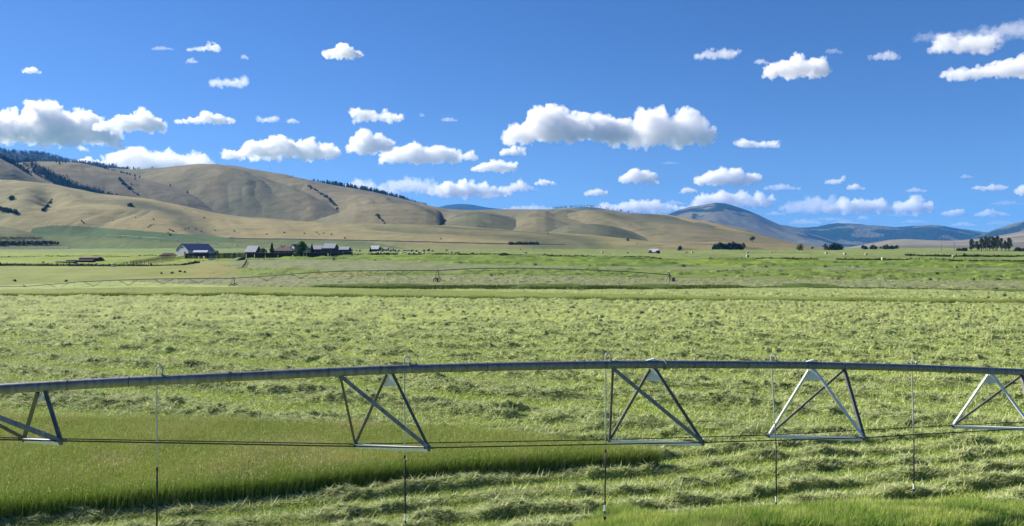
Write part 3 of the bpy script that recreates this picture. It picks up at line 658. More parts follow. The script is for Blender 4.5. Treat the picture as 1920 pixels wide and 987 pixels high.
# ------------------------------------------------------------------ mesh building blocks
class MB:
    def __init__(s): s.v = []; s.f = []
    def add(s, v, f):
        o = len(s.v); s.v += [tuple(p) for p in v]; s.f += [tuple(i+o for i in q) for q in f]; return s
    def box(s, c, sz, rz=0, M=None):
        hx, hy, hz = (k/2 for k in sz); m = M or (Matrix.Translation(Vector(c)) @ Matrix.Rotation(rz, 4, 'Z'))
        return s.add([m @ Vector((x, y, z)) for x in (-hx, hx) for y in (-hy, hy) for z in (-hz, hz)],
                     [(0,1,3,2),(4,6,7,5),(0,4,5,1),(2,3,7,6),(0,2,6,4),(1,5,7,3)])
    def bar(s, a, b, w, h, up=(0, 0, 1)):
        a, b = Vector(a), Vector(b); d = (b-a); L = d.length; d.normalize(); x = d.cross(Vector(up)).normalized(); z = x.cross(d)
        m = Matrix((x, d, z)).transposed().to_4x4(); m.translation = (a+b)/2
        return s.box(None, (w, L, h), M=m)
    def tube(s, pts, r, n=10, cap=True):
        pts = [Vector(p) for p in pts]; rr = r if isinstance(r, (list, tuple)) else [r]*len(pts); V = []; u = None
        for i, p in enumerate(pts):
            d = (pts[min(i+1, len(pts)-1)]-pts[max(i-1, 0)]).normalized()
            if u is None: u = d.orthogonal().normalized()
            else: u = (u-d*u.dot(d)).normalized()
            w = d.cross(u)
            V += [p+(u*math.cos(a)+w*math.sin(a))*rr[i] for a in (2*math.pi*k/n for k in range(n))]
        Fc = [(i*n+k, i*n+(k+1) % n, (i+1)*n+(k+1) % n, (i+1)*n+k) for i in range(len(pts)-1) for k in range(n)]
        if cap: Fc += [tuple(range(n-1, -1, -1)), tuple((len(pts)-1)*n+k for k in range(n))]
        return s.add(V, Fc)
    def ball(s, c, r, n=8):
        c = Vector(c); V = [c+Vector((0, 0, r))]+[c+Vector((math.sin(a)*math.cos(b), math.sin(a)*math.sin(b), math.cos(a)))*r
             for a in (math.pi*i/4 for i in (1, 2, 3)) for b in (2*math.pi*k/n for k in range(n))]+[c-Vector((0, 0, r))]
        f = [(0, 1+k, 1+(k+1) % n) for k in range(n)]
        for i in (0, 1): f += [(1+i*n+k, 1+(i+1)*n+k, 1+(i+1)*n+(k+1) % n, 1+i*n+(k+1) % n) for k in range(n)]
        f += [(1+2*n+(k+1) % n, 1+2*n+k, 1+3*n) for k in range(n)]
        return s.add(V, f)
    def build(s, name, m, parent=None, sm=False, bevel=0):
        me = bpy.data.meshes.new(name); me.from_pydata(s.v, [], s.f); me.update()
        if sm: smooth(me)
        o = link(name, me, m, parent)
        if bevel:
            b = o.modifiers.new('bevel', 'BEVEL'); b.width = bevel; b.segments = 2
        if parent is not None: o.matrix_parent_inverse = Matrix.Translation(-Vector(parent.location))
        return o

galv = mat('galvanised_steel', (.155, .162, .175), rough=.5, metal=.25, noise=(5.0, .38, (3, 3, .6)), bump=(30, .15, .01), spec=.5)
galv_dark = mat('dark_and_shaded_galvanised_steel', (.085, .088, .095), rough=.6, metal=.2, noise=(4.0, .3), spec=.4)  # dark steel parts, and the shade painted onto braces
galv_pale = mat('pale_and_lit_galvanised_steel', (.62, .64, .66), rough=.5, metal=.25, noise=(5.0, .1), spec=.5)
wire_m = mat('truss_rod_steel', (.045, .05, .055), rough=.5, metal=.4, spec=.4)
hose_pale = mat('grey_drop_pipe', (.42, .44, .42), rough=.5, noise=(6, .1))
hose_dark = mat('black_drop_hose', (.02, .022, .024), rough=.5)
white_plastic = mat('white_nozzle_fitting', (.8, .8, .78), rough=.4)

# ------------------------------------------------------------------ the near irrigation span
def dpipe(px): return 1.0/(.0641-.0221*(px-960)/F)
PY = [(-700,790),(-200,743),(-100,736),(0,729.5),(200,718),(430,707),(640,697),(760,692),(960,687),(1130,684),(1250,683.3),(1400,684),(1520,685),(1700,689.5),(1920,698),(2100,707),(2500,732)]
_xs = np.linspace(-700, 2500, 801); _ys = np.interp(_xs, [p[0] for p in PY], [p[1] for p in PY])
_kk = np.hanning(41); _kk /= _kk.sum(); _ys = np.convolve(np.pad(_ys, 20, 'reflect', reflect_type='odd'), _kk, 'valid')
def pipe_at(px, dy=0.0): return unp(px, float(np.interp(px, _xs, _ys))+dy, dpipe(px))
PR = .083
base = pipe_at(960); span = empty('irrigation_span', (base.x, base.y, 0))
tag(span, 'long grey arched irrigation pipe on trusses spanning the near foreground', 'irrigation machine')
mb = MB(); mb.tube([pipe_at(x) for x in np.linspace(-700, 2500, 90)], PR, 20)
pipe = mb.build('water_pipe', galv, span, sm=True)
for fx in (-330, 126, 242, 430, 615, 712, 845, 912, 1010, 1055, 1245, 1300, 1400, 1475, 1580, 1780):   # welded seams and flanges
    a = pipe_at(fx); b = pipe_at(fx+3); d = (b-a).normalized()
    big = fx in (430, 1245)
    w = .03 if big else .012; MB().tube([a-d*w/2, a+d*w/2], PR+(.03 if big else .007), 20).build('pipe_flange' if big else 'pipe_seam', galv_dark if not big else galv, pipe, sm=False)
#        apex px, left foot, right foot, diagonal start px, side
NODES = [(-640, (-665, 806), (-610, 812), -760, -1), (78, (45, 822), (114, 827), -102, -1), (731, (666, 833), (804, 840), 638, -1),
         (1224, (1143, 825), (1318, 830), 1149, -1), (1522, (1442, 816), (1620, 821), 1583, 1), (1857, (1787, 798), (1936, 803), 1916, 1), (2330, (2270, 776), (2430, 782), 2400, 1)]
farf = []; nearf = []
for ax, (lx, ly), (rx, ry), sx, sd in NODES:
    D = dpipe(ax); A = pipe_at(ax); Fp = unp(lx, ly, D+.55); Np = unp(rx, ry, D-.55); farf.append(Fp); nearf.append(Np)
    S = pipe_at(sx); top = A-Vector((0, 0, PR*.9)); st = S-Vector((0, 0, PR*.9))
    along = (pipe_at(ax+5)-pipe_at(ax)).normalized()
    br = lambda a, b, m, w=.052: MB().bar(a, b, w, w*.8, up=(.2, -1, .1)).build('truss_brace', m, span)
    left_lit = sd > 0  # light and shade on the braces put into pale and dark steel
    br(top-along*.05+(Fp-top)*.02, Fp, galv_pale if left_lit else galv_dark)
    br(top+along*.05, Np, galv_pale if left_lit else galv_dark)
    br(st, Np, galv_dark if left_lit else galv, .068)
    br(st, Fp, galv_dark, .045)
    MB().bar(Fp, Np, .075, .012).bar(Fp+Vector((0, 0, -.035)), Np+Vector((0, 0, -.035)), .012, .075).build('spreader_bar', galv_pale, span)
    # gusset plate hanging under the pipe
    def onstrut(t, e): return top+(e-top)*t
    p = [top+Vector((0, 0, .02)), onstrut(.17, Fp)+Vector((0, -.035, 0)), onstrut(.17, Np)+Vector((0, -.035, 0))]
    q = [v+Vector((0, .008, 0)) for v in p]
    MB().add(p+q, [(0,1,2),(5,4,3),(0,3,4,1),(1,4,5,2),(2,5,3,0)]).build('gusset_plate', galv_pale, span)
    # saddle bracket over the pipe
    if ax in (1224, 1522):
        MB().add([A+Vector((0, -.05, PR))-along*.16, A+Vector((0, -.05, PR))+along*.16, A+Vector((0, -.05, PR+.045))+along*.02,
                  A+Vector((0, .05, PR))-along*.16, A+Vector((0, .05, PR))+along*.16, A+Vector((0, .05, PR+.045))+along*.02],
                 [(0,1,2),(5,4,3),(0,3,4,1),(1,4,5,2),(2,5,3,0)]).build('saddle_bracket', galv_pale, span)
    for e in (Fp, Np):
        m = MB(); m.ball(e, .045, 10); m.bar(e-Vector((.09, 0, 0)), e+Vector((.09, 0, 0)), .035, .035); m.bar(e-Vector((0, 0, .06)), e+Vector((0, 0, .05)), .05, .03, up=(0, 1, 0))
        m.build('rod_socket', galv_dark, span)
MB().tube(farf, .0105, 6).build('truss_rod', wire_m, span); MB().tube(nearf, .0125, 6).build('truss_rod', wire_m, span)
# drop tubes
for (tx, ty, jx, jy, ex, ey, wht) in ((299, 688, 294.5, 880, 294, 1012, False), (763, 668.5, 759, 857, 760, 981, False), (1140, 663, 1135.5, 846, 1134, 963, True), (1450, 664, 1455, 832, 1455.5, 946, True), (1713, 672.5, 1713.5, 826, 1713.5, 921, True), (-190, 700, -190, 900, -190, 1040, True), (2080, 686, 2080, 830, 2080, 905, True)):
    D = dpipe(tx); k = D/F
    T = unp(tx, ty, D+.13); along = (pipe_at(tx+5)-pipe_at(tx)).normalized()
    J = unp(jx, jy, D+.13); E = unp(ex, ey, D+.13)
    hb = 5.2*k; arc = [T+Vector((0, 0, -hb*1.0))+along*(math.cos(a)*hb)+Vector((0, 0, math.sin(a)*hb*1.05)) for a in np.linspace(math.pi, 0, 9)]
    foot = pipe_at(tx+5.2); foot.z += PR-.02; mid = arc[-1].copy(); mid.z = foot.z+.08
    goose = MB().tube([J]+[J+(arc[0]-J)*t for t in (.3, .6, .9)]+arc+[mid, foot], .0135, 8).build('drop_pipe', hose_pale, span, sm=True)
    MB().tube([pipe_at(tx+5.2)+Vector((0, 0, PR-.01)), pipe_at(tx+5.2)+Vector((0, 0, PR+.035))], .022, 8).build('pipe_coupling', galv, goose)
    h = MB().tube([J+(E-J)*t for t in (0, .35, .7, 1)], .0155, 8).build('drop_hose', hose_dark, span, sm=True)
    d = (E-J).normalized()
    MB().tube([J-d*.03, J+d*.03], .019, 8).build('hose_clamp', hose_dark, h)
    MB().tube([E-d*.17, E-d*.05], .022, 10).build('white_fitting', white_plastic, h)
    m = MB(); m.tube([E-d*.05, E], .018, 10)
    for s_ in (-1, 1): m.tube([E+Vector((s_*.032*math.sin(a), 0, -.035-.035*math.cos(a)*-1-.0)) for a in np.linspace(0, math.pi, 6)], .005, 6)
    m.tube([E-Vector((0, 0, .072)), E-Vector((0, 0, .10))], [.03, .034], 12); m.tube([E-Vector((0, 0, .10)), E-Vector((0, 0, .14))], [.022, .012], 10)
    m.build('sprinkler_head', hose_dark, h)

# ------------------------------------------------------------------ the second machine, out in the field
far_steel = mat('distant_machine_steel', (.09, .10, .11), rough=.6, metal=.2)
far_dark = mat('distant_machine_tyre', (.02, .02, .02), rough=.9)
FY = [(-500,548),(-150,541),(0,537.5),(45,537.5),(100,533),(150,528.5),(220,525.5),(300,523),(437,522),(480,519.5),(560,513),(640,508.5),(760,507.5),(820,507.5),(870,504.8),(910,503.4),(960,503),(1020,504),(1100,506.3),(1180,510),(1235,514),(1252,515.5)]
def fdep(px): return float(np.interp(px, [-500, 45, 437, 820, 1255], [262, 250, 246, 240, 238]))
def fpt(px, dy=0): return unp(px, float(curve(FY, px))+dy, fdep(px))
b0 = on(1255, 238); far_p = empty('irrigation_span', (b0.x, b0.y, b0.z))
tag(far_p, 'long dark irrigation machine far out in the field, ending at a tripod', 'irrigation machine')
MB().tube([fpt(x) for x in np.linspace(-500, 1252, 120)], .13, 6).build('water_pipe', far_steel, far_p)
def wheel_tower(px, parent, scale=1.0):
    P = fpt(px); tw = empty('wheel_tower', (0, 0, 0)); tw.parent = parent; tw.matrix_parent_inverse = Matrix.Translation(-Vector(parent.location))
    D = P.y
    for s in (-1, 1):
        G = on(px+3.2*s, D+1.8*s); G.z += .55
        MB().tube([P+Vector((s*.3, 0, 0)), G+Vector((0, 0, .3))], .10, 6).build('tower_leg', far_steel, tw)
        m = MB(); c = G; w = [c+Vector((math.cos(a)*.62, 0, math.sin(a)*.62)) for a in np.linspace(0, 2*math.pi, 15)]
        m.tube(w, .13, 6, cap=False); m.tube([c-Vector((0, .15, 0)), c+Vector((0, .15, 0))], .16, 8)
        m.build('wheel', far_dark, tw)
    a = on(px-3, D-1.6); b = on(px+3, D+1.6); MB().bar(Vector((a.x, a.y, a.z+.75)), Vector((b.x, b.y, b.z+.75)), .14, .14).build('base_beam', far_steel, tw)
    MB().box(P+Vector((0, 0, .25)), (.45, .35, .4)).build('control_box', white_plastic, tw)
    return tw
for tx in (45, 437, 820): wheel_tower(tx, far_p)
for (x0, x1) in ((-300, 45), (45, 437), (437, 820), (820, 1252)):
    n = 6; lows = []
    for k in range(1, n):
        x = x0+(x1-x0)*k/n; deep = 1.7*(1-.25*abs(2*k/n-1)); lo = fpt(x); lo.z -= deep; lows.append(lo)
        dx = (x1-x0)/n*.30
        m = MB(); m.tube([fpt(x-dx), lo], .075, 4); m.tube([fpt(x+dx), lo], .075, 4); m.tube([lo-Vector((.5, .4, 0)), lo+Vector((.5, -.4, 0))], .06, 4)
        m.build('truss_brace', far_steel, far_p)
        hp = fpt(x+dx*1.5); MB().tube([hp, Vector((hp.x, hp.y, hp.z-2.4))], .022, 4).build('drop_hose', far_dark, far_p)
    MB().tube([fpt(x0)-Vector((0, 0, 1.3 if x0 > 0 else .5))]+lows+[fpt(x1)-Vector((0, 0, 1.3))], .03, 4).build('truss_rod', far_steel, far_p)
st = empty('pivot_stand', (0, 0, 0)); st.parent = far_p; st.matrix_parent_inverse = Matrix.Translation(-b0)
ct = unp(1255, 513, 238)
for (dx, dy) in ((-1.3, -1.1), (1.3, -1.1), (-.9, 1.3), (.9, 1.3)):
    g = Vector((b0.x+dx, b0.y+dy, float(H0(b0.x+dx, b0.y+dy)))); MB().tube([g, ct+Vector((dx*.1, dy*.1, -.3))], .09, 6).build('stand_leg', galv_dark, st)
MB().tube([b0, ct+Vector((0, 0, .2))], .13, 8).build('riser_pipe', galv_dark, st)
MB().tube([ct+Vector((0, 0, .2)), ct+Vector((-.25, 0, .35)), fpt(1250)], .11, 8).build('elbow', galv_dark, st)
MB().box(ct+Vector((.05, 0, .75)), (.3, .3, .45)).build('control_box', white_plastic, st)
gg = on(1262, 237); MB().box(gg+Vector((.1, 0, .75)), (.8, .6, 1.3)).box(gg+Vector((.1, 0, .05)), (1.8, 1.4, .2)).build('panel_cabinet', galv_dark, st)

# the third, pale in the far green field at the foot of the slope
def fs(px, py): return hill_at('front_slope', px, py)
W3 = [(200,443.2),(225,444),(262,446.5),(300,449.3),(333,452),(370,454.5),(405,457.5),(445,461)]
pts = []
for x, y in W3:
    g = fs(x, y+1.5); pts.append(g+Vector((0, 0, 3.2)))
w3 = empty('irrigation_span', tuple(pts[3]-Vector((0, 0, 3.2)))); tag(w3, 'pale thin irrigation line across the far green field behind the barns', 'irrigation machine')
MB().tube(pts, .13, 5).build('water_pipe', galv_pale, w3)
for p in pts[1:]:
    m = MB(); m.tube([p, p+Vector((-1.6, -1.5, -3.1))], .16, 5); m.tube([p, p+Vector((1.6, 1.5, -3.1))], .16, 5); m.box(p-Vector((0, 0, 1.6)), (1.4, .4, 1.6))
    m.build('wheel_tower', galv_pale, w3)
# ------------------------------------------------------------------ trees and shrubs
leaf_dark = mat('conifer_needles', attr='tint', rough=.9, spec=.1, trans=.1)
leaf_m = mat('broad_leaves', attr='tint', rough=.8, spec=.15, trans=.25)
bark_m = mat('bark', (.09, .07, .05), rough=.9, noise=(4, .3))
def conifer_arrays(h, r, n, rg, col=(.026, .042, .022), jit=.4, sz=.42):
    """needle sprays as small triangles round a straight stem"""
    t = rg.random(n)**.8; z = h*(.08+.92*t); rad = r*(1-t)**.85*(.75+.25*np.sin(t*38+rg.random()*6))*rg.uniform(.45, 1.08, n)
    a = rg.uniform(0, 2*np.pi, n); c = np.stack([np.cos(a)*rad, np.sin(a)*rad, z-.10*rad], 1)
    s = r*sz*(1-.55*t); d = rg.normal(0, 1, (n, 3, 3))*s[:, None, None]*.55; d[:, :, 2] *= .8
    v = c[:, None]+d; cl = np.array(col)*rg.uniform(1-jit, 1+jit, (n, 1))
    return v.reshape(-1, 3), np.repeat(cl, 3, 0)
def crown_arrays(h, w, n, rg, col=(.05, .085, .025), base=.2, lobes=7, size=.13, tall=False):
    """leaf clumps gathered in uneven lobes"""
    L = []
    for i in range(lobes):
        u = (i+.5)/lobes; a = rg.uniform(0, 6.28); q = math.sin(math.pi*min(.25+u*.75, 1))**.6
        L.append((math.cos(a)*w*.27*q*rg.uniform(.5, 1.2), math.sin(a)*w*.27*q*rg.uniform(.5, 1.2), h*(base+.12+(.82-base)*u), w*(.22+.12*rg.random())*(.75 if tall else 1)*(.7+.5*q)))
    L = np.array(L); k = rg.integers(0, lobes, n); d = rg.normal(0, 1, (n, 3)); d /= np.linalg.norm(d, axis=1)[:, None]
    rr = rg.uniform(.35, 1.1, n)**.5; c = L[k, :3]+d*(L[k, 3]*rr)[:, None]*np.array([1, 1, 1.15 if tall else .85])
    v = c[:, None]+rg.normal(0, 1, (n, 3, 3))*w*size*.5
    tone = rg.uniform(.6, 1.4, (n, 1))*(.7+.6*(rg.random(lobes)[k]))[:, None]
    return v.reshape(-1, 3), np.repeat(np.array(col)*tone, 3, 0)
def soup(name, v, c, m, parent=None):
    me = mesh_from(name, v, tris=np.arange(len(v), dtype=np.int32).reshape(-1, 3)); vcol(me, 'tint', c)
    return link(name, me, m, parent)
RG = np.random.default_rng(77)
CONI = []
for i in range(6):
    v, c = conifer_arrays(1.0, .20+.04*RG.random(), 150, RG, col=(.013, .022, .013), sz=1.0); me = mesh_from('conifer', v, tris=np.arange(len(v), dtype=np.int32).reshape(-1, 3)); vcol(me, 'tint', c); me.materials.append(leaf_dark); CONI.append(me)
SHR = []
for i in range(5):
    v, c = crown_arrays(1.0, 1.3, 150, RG, (.022, .034, .017), base=-.05, lobes=5, size=.2); me = mesh_from('shrub', v, tris=np.arange(len(v), dtype=np.int32).reshape(-1, 3)); vcol(me, 'tint', c); me.materials.append(leaf_dark); SHR.append(me)
def conifer(loc, h, label, group, name='conifer_tree'):
    o = bpy.data.objects.new(name, random.choice(CONI)); COL.objects.link(o); o.location = loc; o.location.z -= h*.04
    o.scale = (h*random.uniform(.8, 1.2), h*random.uniform(.8, 1.2), h); o.rotation_euler = (0, 0, random.uniform(0, 6.28))
    tag(o, label, 'tree', group); return o
def shrub(loc, h, label, group, wide=1.0):
    o = bpy.data.objects.new('shrub', random.choice(SHR)); COL.objects.link(o); o.location = loc; o.location.z -= h*.1
    o.scale = (h*wide*random.uniform(.8, 1.3), h*random.uniform(.8, 1.3), h); o.rotation_euler = (0, 0, random.uniform(0, 6.28))
    tag(o, label, 'shrub', group); return o
random.seed(4)
# the line of conifers running down the skyline of the big hill
V = []; Cc = []
def add_conifer(loc, h, n=26, k=.26):
    v, c = conifer_arrays(h, h*k, n, RG, col=(.014, .024, .014), sz=1.0); V.append(v+np.array(loc)); Cc.append(c)
for i in range(290):
    u = random.random(); px = 588+212*u**.9; t = random.uniform(1.0, 1.06)
    if px < 612 and random.random() < .4: continue
    hh = float(random.uniform(12, 21)*(1-.55*sstep(730, 800, px))*(1 if px > 612 else .7))
    if t > 1.04: add_conifer(on_hill('main', px, t), hh, 40); continue
    conifer(on_hill('main', px, t), hh, 'dark conifer in the dense line along the hill crest above the ranch', 'conifers along the falling crest of the big hill')
for px in [452, 458, 463, 470, 476, 500, 503, 507, 510, 513, 517, 520, 523, 526, 530, 534, 540, 544, 549, 585, 588]:
    conifer(on_hill('main', px+random.uniform(-1, 1), 1.0), random.uniform(6, 12), 'small dark conifer in the thin scatter on the crest left of the dense line', 'scattered conifers on the crest')
for px in [238, 241, 244, 252, 256, 260, 264, 268, 272, 276, 280, 284, 288, 292]:
    conifer(on_hill('main', px+random.uniform(-1, 1), random.uniform(.93, 1.0)), random.uniform(9, 16), 'dark conifer in the saddle between the two left hills', 'conifers in the saddle')
for i in range(30):
    px = 195+random.random()**1.2*75; conifer(on_hill('spur_b', px, random.uniform(.98, 1.03)), random.uniform(6, 11), 'dark conifer along the crest of the left spur below the clouds', 'conifers on the left spur crest')
for px, t in ((107, .86), (112, .86), (118, .87), (124, .86), (113, .80), (200, .45), (202, .44), (205, .46), (66, .92), (126, .62), (352, .85), (254, .78), (247, .66), (320, .93)):
    conifer(on_hill('spur_b', px, t), random.uniform(7, 12), 'lone dark conifer standing on the open face of the left spur', 'single conifers on the open spur')
for i in range(90): add_conifer(on_hill('far_grey', 1038+160*random.random(), 1.0), random.uniform(9, 17))
for i in range(60):
    px = 1112+48*random.random(); add_conifer(on_hill('far_grey', px, .62+.05*random.random()+(px-1112)*-.002), random.uniform(12, 20))
soup('conifers', np.concatenate(V), np.concatenate(Cc), leaf_dark); tag(bpy.data.objects['conifers'], 'tiny far conifers on the distant grey hill and behind the crest line', 'conifers', kind='stuff')
# the wooded draw down the left hills: nobody could count these
V = []; Cc = []
line = [(-200,268),(-100,274),(0,287),(25,300),(50,315),(75,330),(100,343),(130,355),(160,365),(190,372),(230,380),(280,389),(330,396),(400,408)]
for i in range(2300):
    px = -200+560*random.random()**1.25; top = float(curve(line, px)); w = 17*(1-sstep(30, 330, px))+2.5
    key = 'spur_b'; py = top-random.random()*w+2
    if px < 60 and random.random() < .5: key = 'spur_a'; py = top+3*random.random()
    p = hill_at(key, px, py); add_conifer(p, random.uniform(9, 17))
soup('forest', np.concatenate(V), np.concatenate(Cc), leaf_dark)
tag(bpy.data.objects['forest'], 'dark forest filling the steep draw that runs down the left hills', 'forest', kind='stuff')
V = []; Cc = []
for i in range(2600):
    px = -300+520*random.random(); add_conifer(on_hill('forest_left', px, random.uniform(.45, 1.04)), random.uniform(15, 26), 26)
f2 = soup('forest', np.concatenate(V), np.concatenate(Cc), leaf_dark); tag(f2, 'dense dark conifer forest covering the highest far left ridge', 'forest', kind='stuff')
# brush in the draws
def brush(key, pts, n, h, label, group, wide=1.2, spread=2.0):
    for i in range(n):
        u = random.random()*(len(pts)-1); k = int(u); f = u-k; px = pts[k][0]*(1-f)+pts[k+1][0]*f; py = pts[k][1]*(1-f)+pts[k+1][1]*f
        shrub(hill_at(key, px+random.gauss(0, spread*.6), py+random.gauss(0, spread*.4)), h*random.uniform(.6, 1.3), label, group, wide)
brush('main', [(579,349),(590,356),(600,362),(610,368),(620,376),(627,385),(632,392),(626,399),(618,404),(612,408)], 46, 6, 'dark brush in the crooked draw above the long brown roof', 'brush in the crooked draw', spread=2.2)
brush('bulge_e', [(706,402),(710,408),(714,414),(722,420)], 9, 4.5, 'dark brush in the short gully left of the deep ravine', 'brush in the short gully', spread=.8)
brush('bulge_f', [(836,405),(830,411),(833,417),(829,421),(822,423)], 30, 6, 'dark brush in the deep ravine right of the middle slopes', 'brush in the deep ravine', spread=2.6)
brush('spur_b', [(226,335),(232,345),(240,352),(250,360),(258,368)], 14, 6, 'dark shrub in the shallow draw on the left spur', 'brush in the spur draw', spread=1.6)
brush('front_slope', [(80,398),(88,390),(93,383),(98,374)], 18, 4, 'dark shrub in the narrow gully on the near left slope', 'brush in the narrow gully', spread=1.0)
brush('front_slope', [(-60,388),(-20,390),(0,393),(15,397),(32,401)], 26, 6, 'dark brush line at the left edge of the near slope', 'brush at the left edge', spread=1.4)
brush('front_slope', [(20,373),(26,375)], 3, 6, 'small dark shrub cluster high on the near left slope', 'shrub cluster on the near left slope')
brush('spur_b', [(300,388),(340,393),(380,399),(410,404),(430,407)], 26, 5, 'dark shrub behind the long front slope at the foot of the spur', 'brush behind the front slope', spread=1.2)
brush('front_slope', [(246,386),(245,388)], 3, 5, 'dark shrub pair on the middle of the front slope', 'shrub pair')
for i, (x, y) in enumerate([(213,414),(153,415),(156,419),(315,437),(318,441),(279,427),(283,424),(288,421),(325,434),(347,430),(353,429),(367,430),(378,435),(404,433),(289,412),(440,434),(533,437),(570,439),(594,437),(598,440),(606,438),(622,441),(646,447),(827,449),(1028,440),(254,408),(384,410),(318,432),(500,440)]):
    shrub(hill_at('front_slope', x, y), random.uniform(1.6, 2.8), 'small dark bush dotted over the dry lower slope behind the ranch', 'bushes dotted over the dry lower slope', 1.3)
# thickets with dense dark foliage at the foot of the slopes, several added as shade
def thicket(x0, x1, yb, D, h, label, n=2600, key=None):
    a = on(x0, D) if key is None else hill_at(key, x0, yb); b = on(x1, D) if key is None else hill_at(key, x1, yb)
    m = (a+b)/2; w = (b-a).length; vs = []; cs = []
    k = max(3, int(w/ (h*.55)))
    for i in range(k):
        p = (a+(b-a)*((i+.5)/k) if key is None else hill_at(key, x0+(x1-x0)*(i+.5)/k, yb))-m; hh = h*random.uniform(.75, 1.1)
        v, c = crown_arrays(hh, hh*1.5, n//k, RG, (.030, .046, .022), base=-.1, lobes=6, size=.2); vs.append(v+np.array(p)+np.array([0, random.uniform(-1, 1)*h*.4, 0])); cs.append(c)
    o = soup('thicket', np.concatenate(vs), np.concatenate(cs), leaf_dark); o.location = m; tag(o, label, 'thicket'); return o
thicket(-60, 80, 448, 0, 2.4, 'hedge-like dark foliage added as shade on top of the low knoll at the left edge', key='knoll')  # leaves added where the knoll lies in shade
thicket(-60, 112, 458.5, 0, 4.2, 'long dark foliage belt added as shade along the foot of the knoll at the left edge', n=5000, key='knoll')  # shade wedge at the knoll foot, shaped as a belt of leaves
thicket(1338, 1390, 467, 960, 7.0, 'dense dark grove with its shadow added as foliage, at the foot of the golden hill left of a lone round tree', n=4200)  # grove leaves that also fill in the grove's dark shadow
thicket(1232, 1280, 459.5, 1040, 2.4, 'low dark foliage streak added as shade on the slope above the white tent-like shed')  # shaded cut bank built as a streak of dark leaves
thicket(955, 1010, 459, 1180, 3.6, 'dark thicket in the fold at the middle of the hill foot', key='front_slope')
thicket(1412, 1434, 462.5, 1010, 1.8, 'low dark foliage added as the shadow just right of the lone round tree')  # cast shadow of the lone tree, shaped as low foliage
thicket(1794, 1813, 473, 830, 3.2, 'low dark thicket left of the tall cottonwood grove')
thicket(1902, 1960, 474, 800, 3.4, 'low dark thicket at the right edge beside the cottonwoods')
def broad_tree(loc, h, w, label, group=None, tall=False, col=(.045, .075, .024), name='broadleaf_tree', n=1500, trunk=.3, base=.22, lobes=8):
    t = empty(name, tuple(loc)); tag(t, label, 'tree', group)
    m = MB(); tp = Vector((random.uniform(-.03, .03)*h, 0, h*.72)); r = h*.022
    m.tube([(0, 0, -.4), (0, 0, h*.18), tp*.55+Vector((0, 0, 0)), tp], [r*1.4, r, r*.7, r*.25], 7)
    for k in range(5):
        a = random.uniform(0, 6.28); z = h*random.uniform(.25, .55); m.tube([(0, 0, z), (math.cos(a)*w*.22, math.sin(a)*w*.22, z+h*.14), (math.cos(a)*w*.34, math.sin(a)*w*.34, z+h*.25)], [r*.55, r*.35, r*.12], 5)
    o = m.build('trunk', bark_m, t); o.matrix_parent_inverse = Matrix.Identity(4)
    v, c = crown_arrays(h, w, n, RG, col, base=base, lobes=lobes, size=.10, tall=tall); soup('crown', v, c, leaf_m, t)
    return t
# lone trees right of centre
broad_tree(on_hill('right_knoll', 1411, .95), 8.5, 7, 'lone round dark tree on a bare trunk at the edge of the golden slope', n=900, base=.42, lobes=5)
broad_tree(on(1394, 955), 8.5, 6, 'ragged tree at the right end of the dark grove below the golden hill', n=700)
broad_tree(on(1501, 900), 6.5, 7.5, 'single round bush-like tree at the tip of the golden hill', n=700, base=.05)
for x, D, h, lb in ((1178, 1150, 4, 'first small round bush from the left on the slope above the white shed'), (1196, 1130, 5.5, 'pair-like taller bush on the slope above the white shed'), (1210, 1100, 4, 'pointed small bush below the taller one above the white shed'), (1219, 1090, 3.2, 'smallest bush at the right end of the row above the white shed')):
    shrub(hill_at('right_knoll', x, 460) if x > 1185 else hill_at('front_slope', x, 452), h, lb, None)
shrub(on(1276, 880), 5, 'dark bush on the green field right of the white tent-like shed', None, 1.6)
shrub(on(1523, 1050), 4, 'dark dot-like bush on the tip of the golden hill near the skyline', None)
for x, h in ((1548, 7), (1559, 7), (1565, 9), (1571, 8), (1576, 6)):
    shrub(on(x, 1000), h, 'dark bush in the small cluster where the golden hill meets the plain', 'bushes where the hill meets the plain')
for i in range(22):
    x = 1618+64*random.random(); shrub(on(x, 1150+random.uniform(-60, 60)), random.uniform(3, 6.5), 'small pale green tree scattered before the pale terrace', 'small trees before the pale terrace')
# the cottonwood grove
for i, (x, h, w, d) in enumerate([(1821, 13, 7, 820), (1832, 10.5, 5.5, 826), (1840, 14.5, 6.5, 815), (1848, 15.5, 6.5, 832), (1855, 15.5, 6.5, 822), (1862, 15, 7, 836), (1869, 15.8, 7, 818), (1877, 13.5, 6, 830), (1885, 10.5, 5, 826), (1892, 13.5, 7, 812), (1851, 14, 6, 846), (1866, 14.5, 6, 850)]):
    broad_tree(on(x, d), h, w, ('leftmost cottonwood of the grove, standing a little apart' if i == 0 else 'rightmost cottonwood of the grove with a full low crown' if i == 9 else 'tall dark cottonwood inside the grove on the right of the plain'),
               'cottonwoods in the grove on the right', tall=True, col=(.040, .062, .024), name='cottonwood_tree', n=1300, base=.12)
